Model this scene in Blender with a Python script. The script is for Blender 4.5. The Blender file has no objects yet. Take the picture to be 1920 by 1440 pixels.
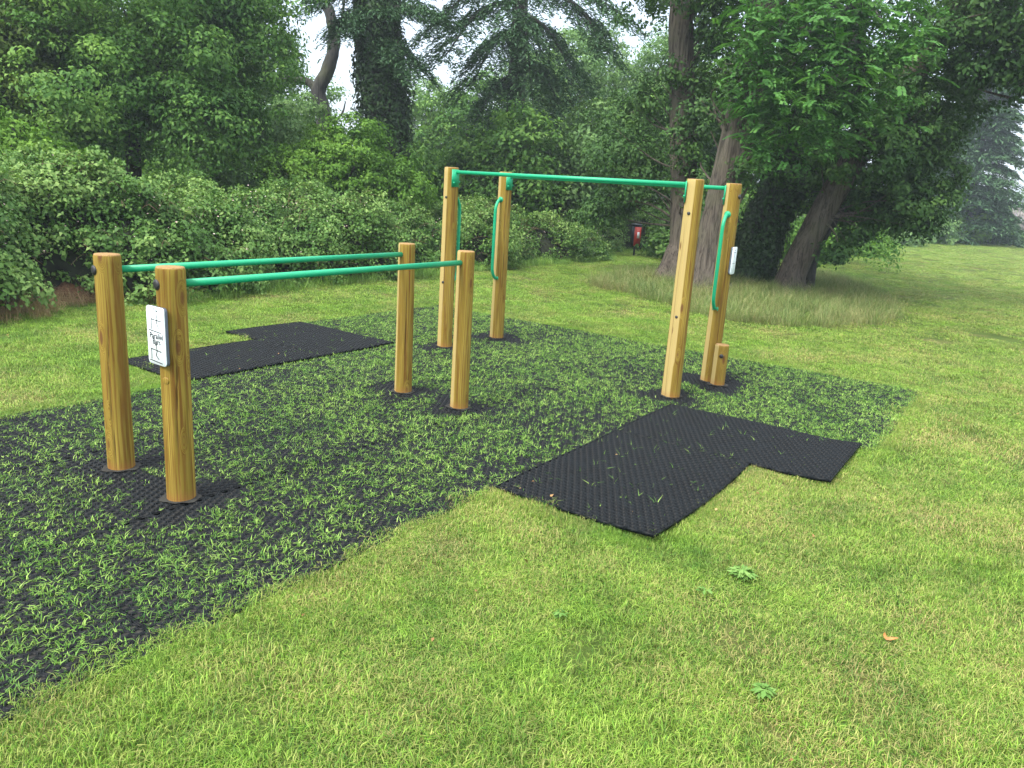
import bpy, math, random
import numpy as np
from mathutils import Vector, Matrix

C = bpy.data.collections.new('scene'); bpy.context.scene.collection.children.link(C)
sc = bpy.context.scene
R = math.radians

# ------------------------------------------------------------------ camera
CAM = np.array([2.348, -4.858, 1.696])
RX = np.array([0.82853, 0.55994, 0.0]); FY = np.array([-0.55994, 0.82853, 0.0])
FPX, PITCH, ROLL = 1431.0, R(14.416), R(-3.666)
cp, sp, cr, sr = math.cos(PITCH), math.sin(PITCH), math.cos(ROLL), math.sin(ROLL)
ZUP = np.array([0, 0, 1.0])
fwd = FY*cp - ZUP*sp; up0 = FY*sp + ZUP*cp
right = RX*cr - up0*sr; up = RX*sr + up0*cr
cam = bpy.data.cameras.new('camera'); co = bpy.data.objects.new('camera', cam); C.objects.link(co)
cam.sensor_width = 36.0; cam.lens = FPX/1920*36.0; cam.clip_end = 2000; cam.clip_start = 0.05
co.matrix_world = Matrix([[right[0], up[0], -fwd[0], CAM[0]], [right[1], up[1], -fwd[1], CAM[1]],
                          [right[2], up[2], -fwd[2], CAM[2]], [0, 0, 0, 1]])
sc.camera = co

def at(px, py, D):
    """point of the place at horizontal distance D (metres) in front of the viewpoint"""
    X = (px-960)/FPX; U = (720-py)/FPX
    d = fwd + right*X + up*U
    return CAM + d*(D/float(d@FY))
def ground(px, py):
    X = (px-960)/FPX; U = (720-py)/FPX
    d = fwd + right*X + up*U
    return CAM + d*(-CAM[2]/d[2])

# ------------------------------------------------------------------ light
SUN_EL, SUN_AZ = 50.0, 262.0       # azimuth: direction the light comes from, degrees from +X
world = bpy.data.worlds.new('World'); sc.world = world; world.use_nodes = True
wt = world.node_tree; wt.nodes.clear()
wo = wt.nodes.new('ShaderNodeOutputWorld'); add = wt.nodes.new('ShaderNodeAddShader')
b1 = wt.nodes.new('ShaderNodeBackground'); b2 = wt.nodes.new('ShaderNodeBackground')
sky = wt.nodes.new('ShaderNodeTexSky'); sky.sky_type = 'NISHITA'; sky.sun_disc = False
sky.sun_elevation = R(SUN_EL); sky.sun_rotation = R(90-SUN_AZ); sky.dust_density = 3.0
b1.inputs['Strength'].default_value = 0.05
wt.links.new(sky.outputs[0], b1.inputs['Color'])
tc = wt.nodes.new('ShaderNodeTexCoord'); sep = wt.nodes.new('ShaderNodeSeparateXYZ')
wt.links.new(tc.outputs['Generated'], sep.inputs[0])
rp = wt.nodes.new('ShaderNodeValToRGB')          # overcast cloud: brighter overhead than at the horizon
rp.color_ramp.elements[0].position = 0.0; rp.color_ramp.elements[0].color = (0.245, 0.275, 0.31, 1)
rp.color_ramp.elements[1].position = 1.0; rp.color_ramp.elements[1].color = (1.0, 0.99, 0.97, 1)
e = rp.color_ramp.elements.new(0.35); e.color = (0.31, 0.34, 0.375, 1)
wt.links.new(sep.outputs['Z'], rp.inputs['Fac']); wt.links.new(rp.outputs[0], b2.inputs['Color'])
b2.inputs['Strength'].default_value = 1.15
wt.links.new(b1.outputs[0], add.inputs[0]); wt.links.new(b2.outputs[0], add.inputs[1]); wt.links.new(add.outputs[0], wo.inputs[0])
sun = bpy.data.lights.new('sun', 'SUN'); so = bpy.data.objects.new('sun', sun); C.objects.link(so)
sun.energy = 1.5; sun.angle = R(14); sun.color = (1.0, 0.96, 0.88)
sd = Vector((math.cos(R(SUN_EL))*math.cos(R(SUN_AZ)), math.cos(R(SUN_EL))*math.sin(R(SUN_AZ)), math.sin(R(SUN_EL))))
so.rotation_euler = sd.to_track_quat('Z', 'Y').to_euler()
sc.view_settings.view_transform = 'Standard'; sc.view_settings.look = 'None'
sc.view_settings.exposure = 1.52; sc.view_settings.gamma = 1.0
sc.cycles.use_denoising = True
sc.cycles.max_bounces = 6; sc.cycles.diffuse_bounces = 3; sc.cycles.transmission_bounces = 3; sc.cycles.glossy_bounces = 2

# ------------------------------------------------------------------ node helpers
def new_mat(name):
    m = bpy.data.materials.new(name); m.use_nodes = True; t = m.node_tree; t.nodes.clear()
    o = t.nodes.new('ShaderNodeOutputMaterial'); p = t.nodes.new('ShaderNodeBsdfPrincipled')
    t.links.new(p.outputs[0], o.inputs['Surface'])
    return m, t, p, o
def N(t, typ, **kw):
    n = t.nodes.new(typ)
    for k, v in kw.items():
        if k.startswith('i_'): n.inputs[k[2:].replace('_', ' ')].default_value = v
        else: setattr(n, k, v)
    return n
def ramp(t, src, stops, interp='LINEAR'):
    r = t.nodes.new('ShaderNodeValToRGB'); cr_ = r.color_ramp; cr_.interpolation = interp
    while len(cr_.elements) < len(stops): cr_.elements.new(0.5)
    for e_, (p_, c_) in zip(cr_.elements, stops):
        e_.position = p_; e_.color = (*c_, 1) if len(c_) == 3 else c_
    t.links.new(src, r.inputs[0]); return r.outputs[0]
def mapping(t, src, scale, loc=(0, 0, 0)):
    m = t.nodes.new('ShaderNodeMapping'); m.inputs['Scale'].default_value = scale; m.inputs['Location'].default_value = loc
    t.links.new(src, m.inputs[0]); return m.outputs[0]
def noise(t, src, scale, detail=3, rough=0.55, dist=0.0):
    n = N(t, 'ShaderNodeTexNoise'); n.inputs['Scale'].default_value = scale; n.inputs['Detail'].default_value = detail
    n.inputs['Roughness'].default_value = rough; n.inputs['Distortion'].default_value = dist
    t.links.new(src, n.inputs['Vector']); return n.outputs[0]
def mix(t, fac, a, b, mode='MIX'):
    m = t.nodes.new('ShaderNodeMix'); m.data_type = 'RGBA'; m.blend_type = mode
    for s_, v_ in ((m.inputs[0], fac), (m.inputs[6], a), (m.inputs[7], b)):
        if isinstance(v_, (int, float)): s_.default_value = v_
        elif isinstance(v_, tuple): s_.default_value = (*v_, 1)
        else: t.links.new(v_, s_)
    return m.outputs[2]
def math_(t, op, a, b=0.0):
    m = N(t, 'ShaderNodeMath', operation=op)
    for s_, v_ in ((m.inputs[0], a), (m.inputs[1], b)):
        if isinstance(v_, (int, float)): s_.default_value = v_
        else: t.links.new(v_, s_)
    return m.outputs[0]
def bump(t, h, strength, dist, p):
    b = N(t, 'ShaderNodeBump'); b.inputs['Strength'].default_value = strength; b.inputs['Distance'].default_value = dist
    t.links.new(h, b.inputs['Height']); t.links.new(b.outputs[0], p.inputs['Normal'])

def plain(name, col, rough=0.5, metal=0.0, vary=0.08, sc_=30.0):
    m, t, p, o = new_mat(name)
    c = N(t, 'ShaderNodeTexCoord').outputs['Object']
    n = noise(t, c, sc_, 4)
    dk = tuple(x*(1-vary*2) for x in col); lt = tuple(min(1, x*(1+vary)) for x in col)
    t.links.new(ramp(t, n, [(0.3, dk), (0.7, lt)]), p.inputs['Base Color'])
    t.links.new(ramp(t, n, [(0.3, (rough*.85,)*3), (0.7, (min(1, rough*1.15),)*3)]), p.inputs['Roughness'])
    p.inputs['Metallic'].default_value = metal
    bump(t, n, 0.1, 0.002, p)
    return m

def leaf_mat(name, cols, trans=0.35, rough=0.6, spec=0.2, nscale=0.8):
    """cols: dark, mid, light leaf colours"""
    m, t, p, o = new_mat(name)
    a = N(t, 'ShaderNodeAttribute', attribute_name='rnd').outputs['Fac']
    g = N(t, 'ShaderNodeNewGeometry')
    n = noise(t, g.outputs['Position'], nscale, 2)
    f = math_(t, 'ADD', math_(t, 'MULTIPLY', a, 0.62), math_(t, 'MULTIPLY', math_(t, 'SUBTRACT', n, 0.3), 0.9))
    c = ramp(t, f, [(0.05, cols[0]), (0.5, cols[1]), (0.95, cols[2])])
    t.links.new(c, p.inputs['Base Color']); p.inputs['Roughness'].default_value = rough
    p.inputs['Specular IOR Level'].default_value = spec
    tr = N(t, 'ShaderNodeBsdfTranslucent')
    t.links.new(mix(t, 1.0, c, (0.95, 1.0, 0.55), 'MULTIPLY'), tr.inputs['Color'])
    mx = N(t, 'ShaderNodeMixShader'); mx.inputs[0].default_value = trans
    t.links.new(p.outputs[0], mx.inputs[1]); t.links.new(tr.outputs[0], mx.inputs[2]); t.links.new(mx.outputs[0], o.inputs['Surface'])
    return m

# ------------------------------------------------------------------ materials
M = {}
def wood_mat():
    m, t, p, o = new_mat('treated_pine')
    oc = N(t, 'ShaderNodeTexCoord').outputs['Object']; rnd = N(t, 'ShaderNodeObjectInfo').outputs['Random']
    sx = N(t, 'ShaderNodeCombineXYZ'); t.links.new(math_(t, 'MULTIPLY', rnd, 37.0), sx.inputs[2]); t.links.new(math_(t, 'MULTIPLY', rnd, 11.0), sx.inputs[0])
    v = N(t, 'ShaderNodeVectorMath', operation='ADD'); t.links.new(oc, v.inputs[0]); t.links.new(sx.outputs[0], v.inputs[1])
    P = v.outputs[0]
    # knots
    vo = N(t, 'ShaderNodeTexVoronoi'); vo.inputs['Scale'].default_value = 1.0; vo.inputs['Randomness'].default_value = 1.0
    t.links.new(mapping(t, P, (9.5, 9.5, 3.0)), vo.inputs['Vector'])
    kd = vo.outputs['Distance']
    warp = math_(t, 'MULTIPLY', ramp(t, kd, [(0.0, (1, 1, 1)), (0.30, (0, 0, 0))]), 0.09)
    wv = N(t, 'ShaderNodeVectorMath', operation='ADD'); cc = N(t, 'ShaderNodeCombineXYZ')
    for i in range(3): t.links.new(warp, cc.inputs[i])
    t.links.new(P, wv.inputs[0]); t.links.new(cc.outputs[0], wv.inputs[1])
    g1 = noise(t, mapping(t, wv.outputs[0], (60, 60, 1.6)), 1.0, 5, 0.6, 0.4)
    g2 = noise(t, mapping(t, wv.outputs[0], (16, 16, 0.9)), 1.0, 3, 0.5, 1.2)
    wav = N(t, 'ShaderNodeTexWave', wave_type='RINGS', rings_direction='Z'); wav.inputs['Scale'].default_value = 30
    wav.inputs['Distortion'].default_value = 5.0; wav.inputs['Detail'].default_value = 2; wav.inputs['Detail Scale'].default_value = 0.7
    t.links.new(mapping(t, wv.outputs[0], (1, 1, 0.10), (0.06, 0.05, 0)), wav.inputs['Vector'])
    c = ramp(t, g2, [(0.25, (0.15, 0.098, 0.013)), (0.5, (0.235, 0.168, 0.025)), (0.8, (0.32, 0.24, 0.045))])
    c = mix(t, math_(t, 'MULTIPLY', ramp(t, wav.outputs[0], [(0.0, (1, 1, 1)), (0.40, (0, 0, 0))]), 0.7), c, (0.15, 0.065, 0.012))
    c = mix(t, ramp(t, g1, [(0.34, (0.9,)*3), (0.47, (0, 0, 0))]), c, (0.12, 0.05, 0.006))
    c = mix(t, ramp(t, g1, [(0.60, (0, 0, 0)), (0.72, (0.45,)*3)]), c, (0.44, 0.30, 0.07))
    pale = N(t, 'ShaderNodeAttribute', attribute_name='pale').outputs['Fac']
    c = mix(t, math_(t, 'MULTIPLY', pale, 0.7), c, (0.50, 0.39, 0.16))
    c = mix(t, ramp(t, kd, [(0.0, (0.95,)*3), (0.09, (0.8,)*3), (0.15, (0, 0, 0))]), c, (0.12, 0.05, 0.015))
    # damp reddish foot, greyish end grain on top
    sz = N(t, 'ShaderNodeSeparateXYZ'); t.links.new(oc, sz.inputs[0])
    foot = ramp(t, math_(t, 'ADD', sz.outputs[2], math_(t, 'MULTIPLY', g2, 0.05)), [(0.02, (1, 1, 1)), (0.10, (0, 0, 0))])
    c = mix(t, math_(t, 'MULTIPLY', foot, 0.6), c, (0.30, 0.12, 0.04))
    gn = N(t, 'ShaderNodeNewGeometry'); nz = N(t, 'ShaderNodeSeparateXYZ'); t.links.new(gn.outputs['Normal'], nz.inputs[0])
    top = ramp(t, nz.outputs[2], [(0.3, (0, 0, 0)), (0.6, (1, 1, 1))])
    tn = noise(t, oc, 90, 4)
    c = mix(t, math_(t, 'MULTIPLY', top, 0.8), c, ramp(t, tn, [(0.3, (0.20, 0.11, 0.045)), (0.7, (0.38, 0.24, 0.11))]))
    crk = N(t, 'ShaderNodeAttribute', attribute_name='crack').outputs['Fac']
    c = mix(t, math_(t, 'MULTIPLY', crk, 0.85), c, (0.06, 0.025, 0.008))
    t.links.new(c, p.inputs['Base Color']); p.inputs['Roughness'].default_value = 0.75; p.inputs['Specular IOR Level'].default_value = 0.2
    bump(t, g1, 0.6, 0.004, p)
    return m
M['wood'] = wood_mat()
M['green'] = plain('green_powder_coat', (0.0, 0.32, 0.145), 0.45, vary=0.05, sc_=60)
M['cap'] = plain('black_plastic', (0.018, 0.018, 0.02), 0.45)
M['sign'] = plain('white_sign_plastic', (0.70, 0.78, 0.80), 0.4, vary=0.03)
M['sign_edge'] = plain('grey_sign_core', (0.10, 0.12, 0.15), 0.5)
M['ink'] = plain('black_ink', (0.02, 0.02, 0.03), 0.5)
M['rubber'] = plain('black_rubber', (0.0045, 0.0066, 0.0084), 0.52, vary=0.25, sc_=14)
M['rubber'].node_tree.nodes['Principled BSDF'].inputs['Specular IOR Level'].default_value = 0.17
M['bin_red'] = plain('bin_red', (0.45, 0.03, 0.015), 0.4)
M['bin_dark'] = plain('bin_black', (0.02, 0.03, 0.04), 0.4)
M['label'] = plain('label_white', (0.75, 0.75, 0.76), 0.5)
M['fence_wood'] = plain('weathered_boards', (0.27, 0.25, 0.24), 0.85, vary=0.3, sc_=4)
M['dead_leaf'] = plain('dead_leaf', (0.50, 0.20, 0.05), 0.6, vary=0.3)

def bark_mat(name, dark, light, sc_=9.0):
    m, t, p, o = new_mat(name)
    oc = N(t, 'ShaderNodeTexCoord').outputs['Object']
    n = noise(t, mapping(t, oc, (sc_, sc_, 1.0)), 1.0, 6, 0.7, 1.6)
    n2 = noise(t, oc, 2.0, 2)
    c = ramp(t, n, [(0.40, dark), (0.52, light), (0.72, tuple(x*1.35 for x in light))])
    c = mix(t, ramp(t, n2, [(0.45, (0, 0, 0)), (0.75, (0.5,)*3)]), c, (0.10, 0.11, 0.05))
    t.links.new(c, p.inputs['Base Color']); p.inputs['Roughness'].default_value = 0.9
    bump(t, n, 1.0, 0.05, p)
    return m
M['bark'] = bark_mat('furrowed_bark', (0.030, 0.022, 0.016), (0.115, 0.096, 0.076), 16.0)
M['bark_dark'] = bark_mat('dark_bark', (0.013, 0.013, 0.013), (0.042, 0.040, 0.038), 12)

def lawn_colour(t, P):
    big = noise(t, P, 0.55, 3, 0.6); mid = noise(t, P, 2.2, 4, 0.65); dry = noise(t, mapping(t, P, (1, 1, 0), (13, 4, 0)), 1.1, 5, 0.7)
    return big, mid, dry
def blade_mat(name, cols, straw, straw_amt, trans=0.3, rough=0.55, dry_right=False):
    m, t, p, o = new_mat(name)
    a = N(t, 'ShaderNodeAttribute', attribute_name='rnd').outputs['Fac']
    h = N(t, 'ShaderNodeAttribute', attribute_name='hgt').outputs['Fac']
    P = N(t, 'ShaderNodeNewGeometry').outputs['Position']
    big, mid, dry = lawn_colour(t, P)
    f = math_(t, 'ADD', math_(t, 'MULTIPLY', a, 0.85), math_(t, 'MULTIPLY', math_(t, 'SUBTRACT', mid, 0.40), 0.8))
    c = ramp(t, f, [(0.1, cols[0]), (0.5, cols[1]), (0.9, cols[2])])
    c = mix(t, ramp(t, noise(t, P, 1.7, 5, 0.7), [(0.50, (0, 0, 0)), (0.68, (0.55,)*3)]), c, tuple(x*k for x, k in zip(cols[0], (0.85, 0.95, 1.5))))
    d = dry
    if dry_right:   # the turf is drier and more worn away from the trees
        s3 = N(t, 'ShaderNodeSeparateXYZ'); t.links.new(P, s3.inputs[0])
        d = math_(t, 'ADD', dry, ramp(t, math_(t, 'MULTIPLY', math_(t, 'ADD', s3.outputs[0], 3.0), 0.1), [(0.0, (0, 0, 0)), (0.6, (0.10,)*3), (1.0, (0.13,)*3)]))
    s = math_(t, 'MULTIPLY', ramp(t, d, [(0.42, (0.12,)*3), (0.70, (1, 1, 1))]), ramp(t, math_(t, 'FRACT', math_(t, 'MULTIPLY', a, 7.31)), [(0.35, (0, 0, 0)), (0.75, (1, 1, 1))]))
    c = mix(t, math_(t, 'MULTIPLY', s, straw_amt), c, straw)
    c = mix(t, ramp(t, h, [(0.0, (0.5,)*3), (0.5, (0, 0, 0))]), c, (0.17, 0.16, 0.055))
    t.links.new(c, p.inputs['Base Color']); p.inputs['Roughness'].default_value = rough; p.inputs['Specular IOR Level'].default_value = 0.3
    tr = N(t, 'ShaderNodeBsdfTranslucent'); t.links.new(c, tr.inputs['Color'])
    mx = N(t, 'ShaderNodeMixShader'); mx.inputs[0].default_value = trans
    t.links.new(p.outputs[0], mx.inputs[1]); t.links.new(tr.outputs[0], mx.inputs[2]); t.links.new(mx.outputs[0], o.inputs['Surface'])
    return m
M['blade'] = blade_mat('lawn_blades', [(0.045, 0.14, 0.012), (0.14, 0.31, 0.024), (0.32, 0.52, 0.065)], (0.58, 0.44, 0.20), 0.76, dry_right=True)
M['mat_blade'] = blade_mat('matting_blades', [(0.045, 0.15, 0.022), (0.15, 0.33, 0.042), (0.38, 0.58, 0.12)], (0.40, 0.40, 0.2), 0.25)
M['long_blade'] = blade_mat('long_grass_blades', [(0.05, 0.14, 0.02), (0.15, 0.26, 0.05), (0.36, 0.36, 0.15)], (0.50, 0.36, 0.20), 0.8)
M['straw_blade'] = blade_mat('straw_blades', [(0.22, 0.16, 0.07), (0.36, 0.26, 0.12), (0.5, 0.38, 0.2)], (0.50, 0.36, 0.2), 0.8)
M['weed'] = leaf_mat('weed_leaves', [(0.07, 0.17, 0.03), (0.13, 0.26, 0.055), (0.21, 0.34, 0.09)], 0.2)

def ground_mat():
    m, t, p, o = new_mat('lawn_ground')
    P = N(t, 'ShaderNodeNewGeometry').outputs['Position']
    big, mid, dry = lawn_colour(t, P)
    fine = noise(t, P, 60, 4, 0.7); 
    c = ramp(t, mid, [(0.25, (0.04, 0.07, 0.014)), (0.5, (0.065, 0.105, 0.02)), (0.8, (0.10, 0.14, 0.03))])
    c = mix(t, ramp(t, fine, [(0.35, (0.7,)*3), (0.6, (0, 0, 0))]), c, (0.06, 0.085, 0.02))
    c = mix(t, ramp(t, dry, [(0.5, (0, 0, 0)), (0.72, (0.7,)*3)]), c, (0.20, 0.145, 0.07))
    t.links.new(c, p.inputs['Base Color']); p.inputs['Roughness'].default_value = 0.95; p.inputs['Specular IOR Level'].default_value = 0.1
    bump(t, fine, 0.6, 0.02, p)
    return m
M['ground'] = ground_mat()
M['soil'] = plain('soil_and_contact_shade', (0.022, 0.022, 0.018), 0.95, vary=0.4, sc_=20)
def mound_mat():
    m, t, p, o = new_mat('mound_litter')
    oc = N(t, 'ShaderNodeTexCoord').outputs['Object']; n = noise(t, oc, 35, 5, 0.75)
    t.links.new(ramp(t, n, [(0.3, (0.07, 0.03, 0.015)), (0.55, (0.24, 0.12, 0.06)), (0.75, (0.40, 0.25, 0.14))]), p.inputs['Base Color'])
    p.inputs['Roughness'].default_value = 0.95; bump(t, n, 1.0, 0.04, p)
    return m
M['mound'] = mound_mat()

# ------------------------------------------------------------------ object helpers
def tag(o, label=None, cat=None, group=None, kind=None):
    if label: o['label'] = label
    if cat: o['category'] = cat
    if group: o['group'] = group
    if kind: o['kind'] = kind
    return o
def empty(name, loc, label, cat, group=None):
    o = bpy.data.objects.new(name, None); o.empty_display_size = 0.1; C.objects.link(o); o.location = loc
    return tag(o, label, cat, group)
class MB:
    """collects faces of one mesh"""
    def __init__(s): s.v = []; s.tot = []; s.li = []; s.n = 0; s.att = {}
    def add(s, V, F, **att):
        V = np.asarray(V, float).reshape(-1, 3); s.v.append(V)
        for f in F: s.tot.append(len(f)); s.li.extend([i+s.n for i in f])
        for k, a in att.items(): s.att.setdefault(k, []).append((s.n, np.broadcast_to(a, len(V))))
        s.n += len(V); return s
    def build(s, name, mat, parent=None, base=(0, 0, 0), smooth=False):
        V = np.concatenate(s.v) - np.asarray(base, float)
        o = raw_mesh(name, V, np.array(s.li), np.array(s.tot), mat, parent, smooth)
        for k, l in s.att.items():
            at_ = o.data.attributes.new(k, 'FLOAT', 'POINT'); arr = np.zeros(s.n, np.float32)
            for st, a in l: arr[st:st+len(a)] = a
            at_.data.foreach_set('value', arr)
        if parent is None: o.location = base
        return o
def raw_mesh(name, V, li, tot, mat, parent=None, smooth=False):
    me = bpy.data.meshes.new(name)
    me.vertices.add(len(V)); me.vertices.foreach_set('co', np.ascontiguousarray(V, np.float32).ravel())
    me.loops.add(len(li)); me.loops.foreach_set('vertex_index', np.ascontiguousarray(li, np.int32))
    me.polygons.add(len(tot)); st = np.concatenate([[0], np.cumsum(tot)[:-1]]).astype(np.int32)
    me.polygons.foreach_set('loop_start', st)
    if smooth: me.polygons.foreach_set('use_smooth', np.ones(len(tot), bool))
    me.update(calc_edges=True); me.materials.append(mat)
    o = bpy.data.objects.new(name, me); C.objects.link(o)
    if parent is not None: o.parent = parent
    return o
def norm(a): return a/np.maximum(np.linalg.norm(a, axis=-1, keepdims=True), 1e-9)

def add_box(mb, c, size, rz=0.0, ax=None):
    c = np.asarray(c, float); h = np.asarray(size, float)/2
    V = np.array([[x, y, z] for z in (-1, 1) for y in (-1, 1) for x in (-1, 1)], float)*h
    if ax is not None: V = V@np.array(ax, float)
    else:
        k, s = math.cos(rz), math.sin(rz); V = np.stack([V[:, 0]*k-V[:, 1]*s, V[:, 0]*s+V[:, 1]*k, V[:, 2]], 1)
    mb.add(V+c, [(0, 2, 3, 1), (4, 5, 7, 6), (0, 1, 5, 4), (2, 6, 7, 3), (0, 4, 6, 2), (1, 3, 7, 5)])
def add_prism(mb, pts, o, u, v, n, t):
    """rounded outline pts (2-D) in plane o,u,v extruded t along n, with a small bevel"""
    o, u, v, n = (np.asarray(q, float) for q in (o, u, v, n)); k = len(pts); P = np.array(pts)
    b = 0.0015; Pc = P.mean(0); Pi = Pc+(P-Pc)*(1-b/np.maximum(np.linalg.norm(P-Pc, axis=1, keepdims=True), 1e-6))
    r = lambda Q, z: o+Q[:, :1]*u+Q[:, 1:]*v+n*z
    V = np.concatenate([r(P, 0), r(P, t-b), r(Pi, t)])
    F = [tuple(range(k))[::-1], tuple(range(2*k, 3*k))]
    for a in (0, k):
        F += [(a+i, a+(i+1) % k, a+k+(i+1) % k, a+k+i) for i in range(k)]
    mb.add(V, F)
def frames(P):
    P = np.asarray(P, float); T = norm(np.gradient(P, axis=0)); fr = []
    ref = np.array([1, 0, 0.0]) if abs(T[0][0]) < .8 else np.array([0, 1, 0.0])
    for tt in T:
        s_ = norm(np.cross(tt, ref)); b = np.cross(tt, s_); ref = np.cross(s_, tt)*1.0
        ref = b*0+np.cross(s_, tt); fr.append((s_, b))
    return T, fr
def add_tube(mb, P, rad, seg=12, cap=True, wob=0.0, rng=None, lobes=None, **att):
    P = np.asarray(P, float); rad = np.broadcast_to(rad, len(P)); T, fr = frames(P); V = []
    ang = np.arange(seg)*2*math.pi/seg; base = mb.n
    for i, p in enumerate(P):
        r_ = np.full(seg, rad[i])
        if lobes is not None: r_ = r_*lobes(ang, i/(len(P)-1))
        if wob and rng is not None: r_ = r_*(1+wob*rng.normal(size=seg))
        V.append(p+fr[i][0]*(np.cos(ang)*r_)[:, None]+fr[i][1]*(np.sin(ang)*r_)[:, None])
    F = [(i*seg+j, i*seg+(j+1) % seg, (i+1)*seg+(j+1) % seg, (i+1)*seg+j) for i in range(len(P)-1) for j in range(seg)]
    if cap: F += [tuple(range(seg))[::-1], tuple(range((len(P)-1)*seg, len(P)*seg))]
    mb.add(np.concatenate(V), F, **att)
def spline(P, n):
    P = np.asarray(P, float); k = len(P); out = []
    Q = np.concatenate([[2*P[0]-P[1]], P, [2*P[-1]-P[-2]]])
    for u in np.linspace(0, k-1, n):
        i = min(int(u), k-2); f = u-i; a, b, c, d = Q[i], Q[i+1], Q[i+2], Q[i+3]
        out.append(0.5*((2*b)+(-a+c)*f+(2*a-5*b+4*c-d)*f*f+(-a+3*b-3*c+d)*f**3))
    return np.array(out)

def leaf_quads(P, nrm, size, rng, aspect=0.6, fold=0.15, droop=0.2, tdir=None):
    """n leaves -> (4n,3) verts"""
    n = len(P); t = rng.normal(size=(n, 3)) if tdir is None else tdir
    t = norm(t-nrm*(t*nrm).sum(1, keepdims=True)); b = np.cross(nrm, t)
    L = size*rng.uniform(0.7, 1.3, n)[:, None]; W = L*aspect*rng.uniform(0.8, 1.2, n)[:, None]
    base = P-t*L*.5; tip = P+t*L*.5-ZUP*L*droop; m = P-t*L*.05+nrm*L*fold
    return np.stack([base, m+b*W*.5, tip, m-b*W*.5], 1).reshape(-1, 3)
def leaf_object(name, V, rnd, mat, parent, base):
    n = len(V)//4
    o = raw_mesh(name, V-np.asarray(base, float), np.arange(4*n), np.full(n, 4), mat, parent)
    a = o.data.attributes.new('rnd', 'FLOAT', 'FACE'); a.data.foreach_set('value', np.asarray(rnd, np.float32))
    if parent is None: o.location = base
    return o
def blob_clumps(rng, c, r, rc, dens=1.0, low=-1.0):
    """clump centres in the outer shell of an uneven ellipsoid; low cuts the underside"""
    r = np.asarray(r, float); A = 4*math.pi*((r[0]*r[1])**1.6/3+(r[0]*r[2])**1.6/3+(r[1]*r[2])**1.6/3)**(1/1.6)
    n = int(A/(rc*rc*2.2)*dens)+3
    d = norm(rng.normal(size=(n, 3))); d = d[d[:, 2] > low]
    ph = rng.uniform(0, 6.28, 6)
    k = 1+0.13*np.sin(d[:, 0]*4+ph[0])+0.13*np.sin(d[:, 1]*5+ph[1])+0.10*np.sin(d[:, 2]*5+ph[2]+d[:, 0]*3)
    q = rng.uniform(0.45, 1.0, len(d))**0.5
    return np.asarray(c)+d*r*(k*q)[:, None], d
def clump_leaves(rng, Cn, D, rc, n_per, size, flat=0.6, aspect=0.6, updraft=0.6, droop=0.2):
    n = len(Cn); m = n*n_per; ci = np.repeat(np.arange(n), n_per)
    u = norm(rng.normal(size=(m, 3))); rr = (rng.uniform(0, 1, m)**0.5)[:, None]*rc*rng.uniform(0.6, 1.35, n)[ci][:, None]
    P = Cn[ci]+u*rr*np.array([1, 1, flat]); P[:, 2] -= 0.25*rc*(rr[:, 0]/rc)**2
    nn = norm(ZUP*updraft+D[ci]*0.5+u*0.7+rng.normal(size=(m, 3))*0.35)
    V = leaf_quads(P, nn, size, rng, aspect, 0.12, droop)
    rnd = np.clip(rng.uniform(0, 1, m)*0.6+rng.uniform(0, 0.4, n)[ci], 0, 1)
    return V, rnd

def limbs(mb, rng, start, targets, r0, seg=7, sag=0.15, **kw):
    for tg in targets:
        s_ = np.asarray(start[rng.integers(len(start))] if np.ndim(start) > 1 else start, float)
        mid = s_*.5+tg*.5+rng.normal(size=3)*0.12*np.linalg.norm(tg-s_)+ZUP*sag
        add_tube(mb, spline([s_, mid, tg], 7), np.linspace(r0, r0*0.15, 7), seg, **kw)

def tree(name, label, base, trunk, rad, blobs, leafmat, leaf=0.10, n_per=34, rc=0.42, dens=1.0, bark='bark', seed=1,
         group=None, cat='tree', trunk_name='trunk', nlimb=7, flat=0.6, low=-1.0, lobes=None, limb_r=None, aspect=0.6, extra=None):
    rng = np.random.default_rng(seed); base = np.asarray(base, float)
    e_ = empty(name, base, label, cat, group)
    mb = MB(); T = spline(trunk, max(10, len(trunk)*5)); rr = np.interp(np.linspace(0, 1, len(T)), np.linspace(0, 1, len(rad)), rad)
    add_tube(mb, T, rr, 18, lobes=lobes)
    VV, RR = [], []
    for (c, r) in blobs:
        Cn, D = blob_clumps(rng, c, r, rc, dens, low)
        V, q = clump_leaves(rng, Cn, D, rc, n_per, leaf, flat, aspect); VV.append(V); RR.append(q)
        k = min(nlimb, len(Cn))
        if k:
            st = T[int(len(T)*0.35):]; tg = Cn[rng.choice(len(Cn), k, replace=False)]
            for g in tg:
                s_ = st[np.argmin(np.abs(st[:, 2]-(g[2]-0.8)))]
                limbs(mb, rng, s_, [g], (limb_r or rad[-1]*0.5)*rng.uniform(.4, 1))
    mb.build(trunk_name, M[bark], e_, base, True)
    if VV: leaf_object('crown', np.concatenate(VV), np.concatenate(RR), leafmat, e_, base)
    return e_

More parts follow.
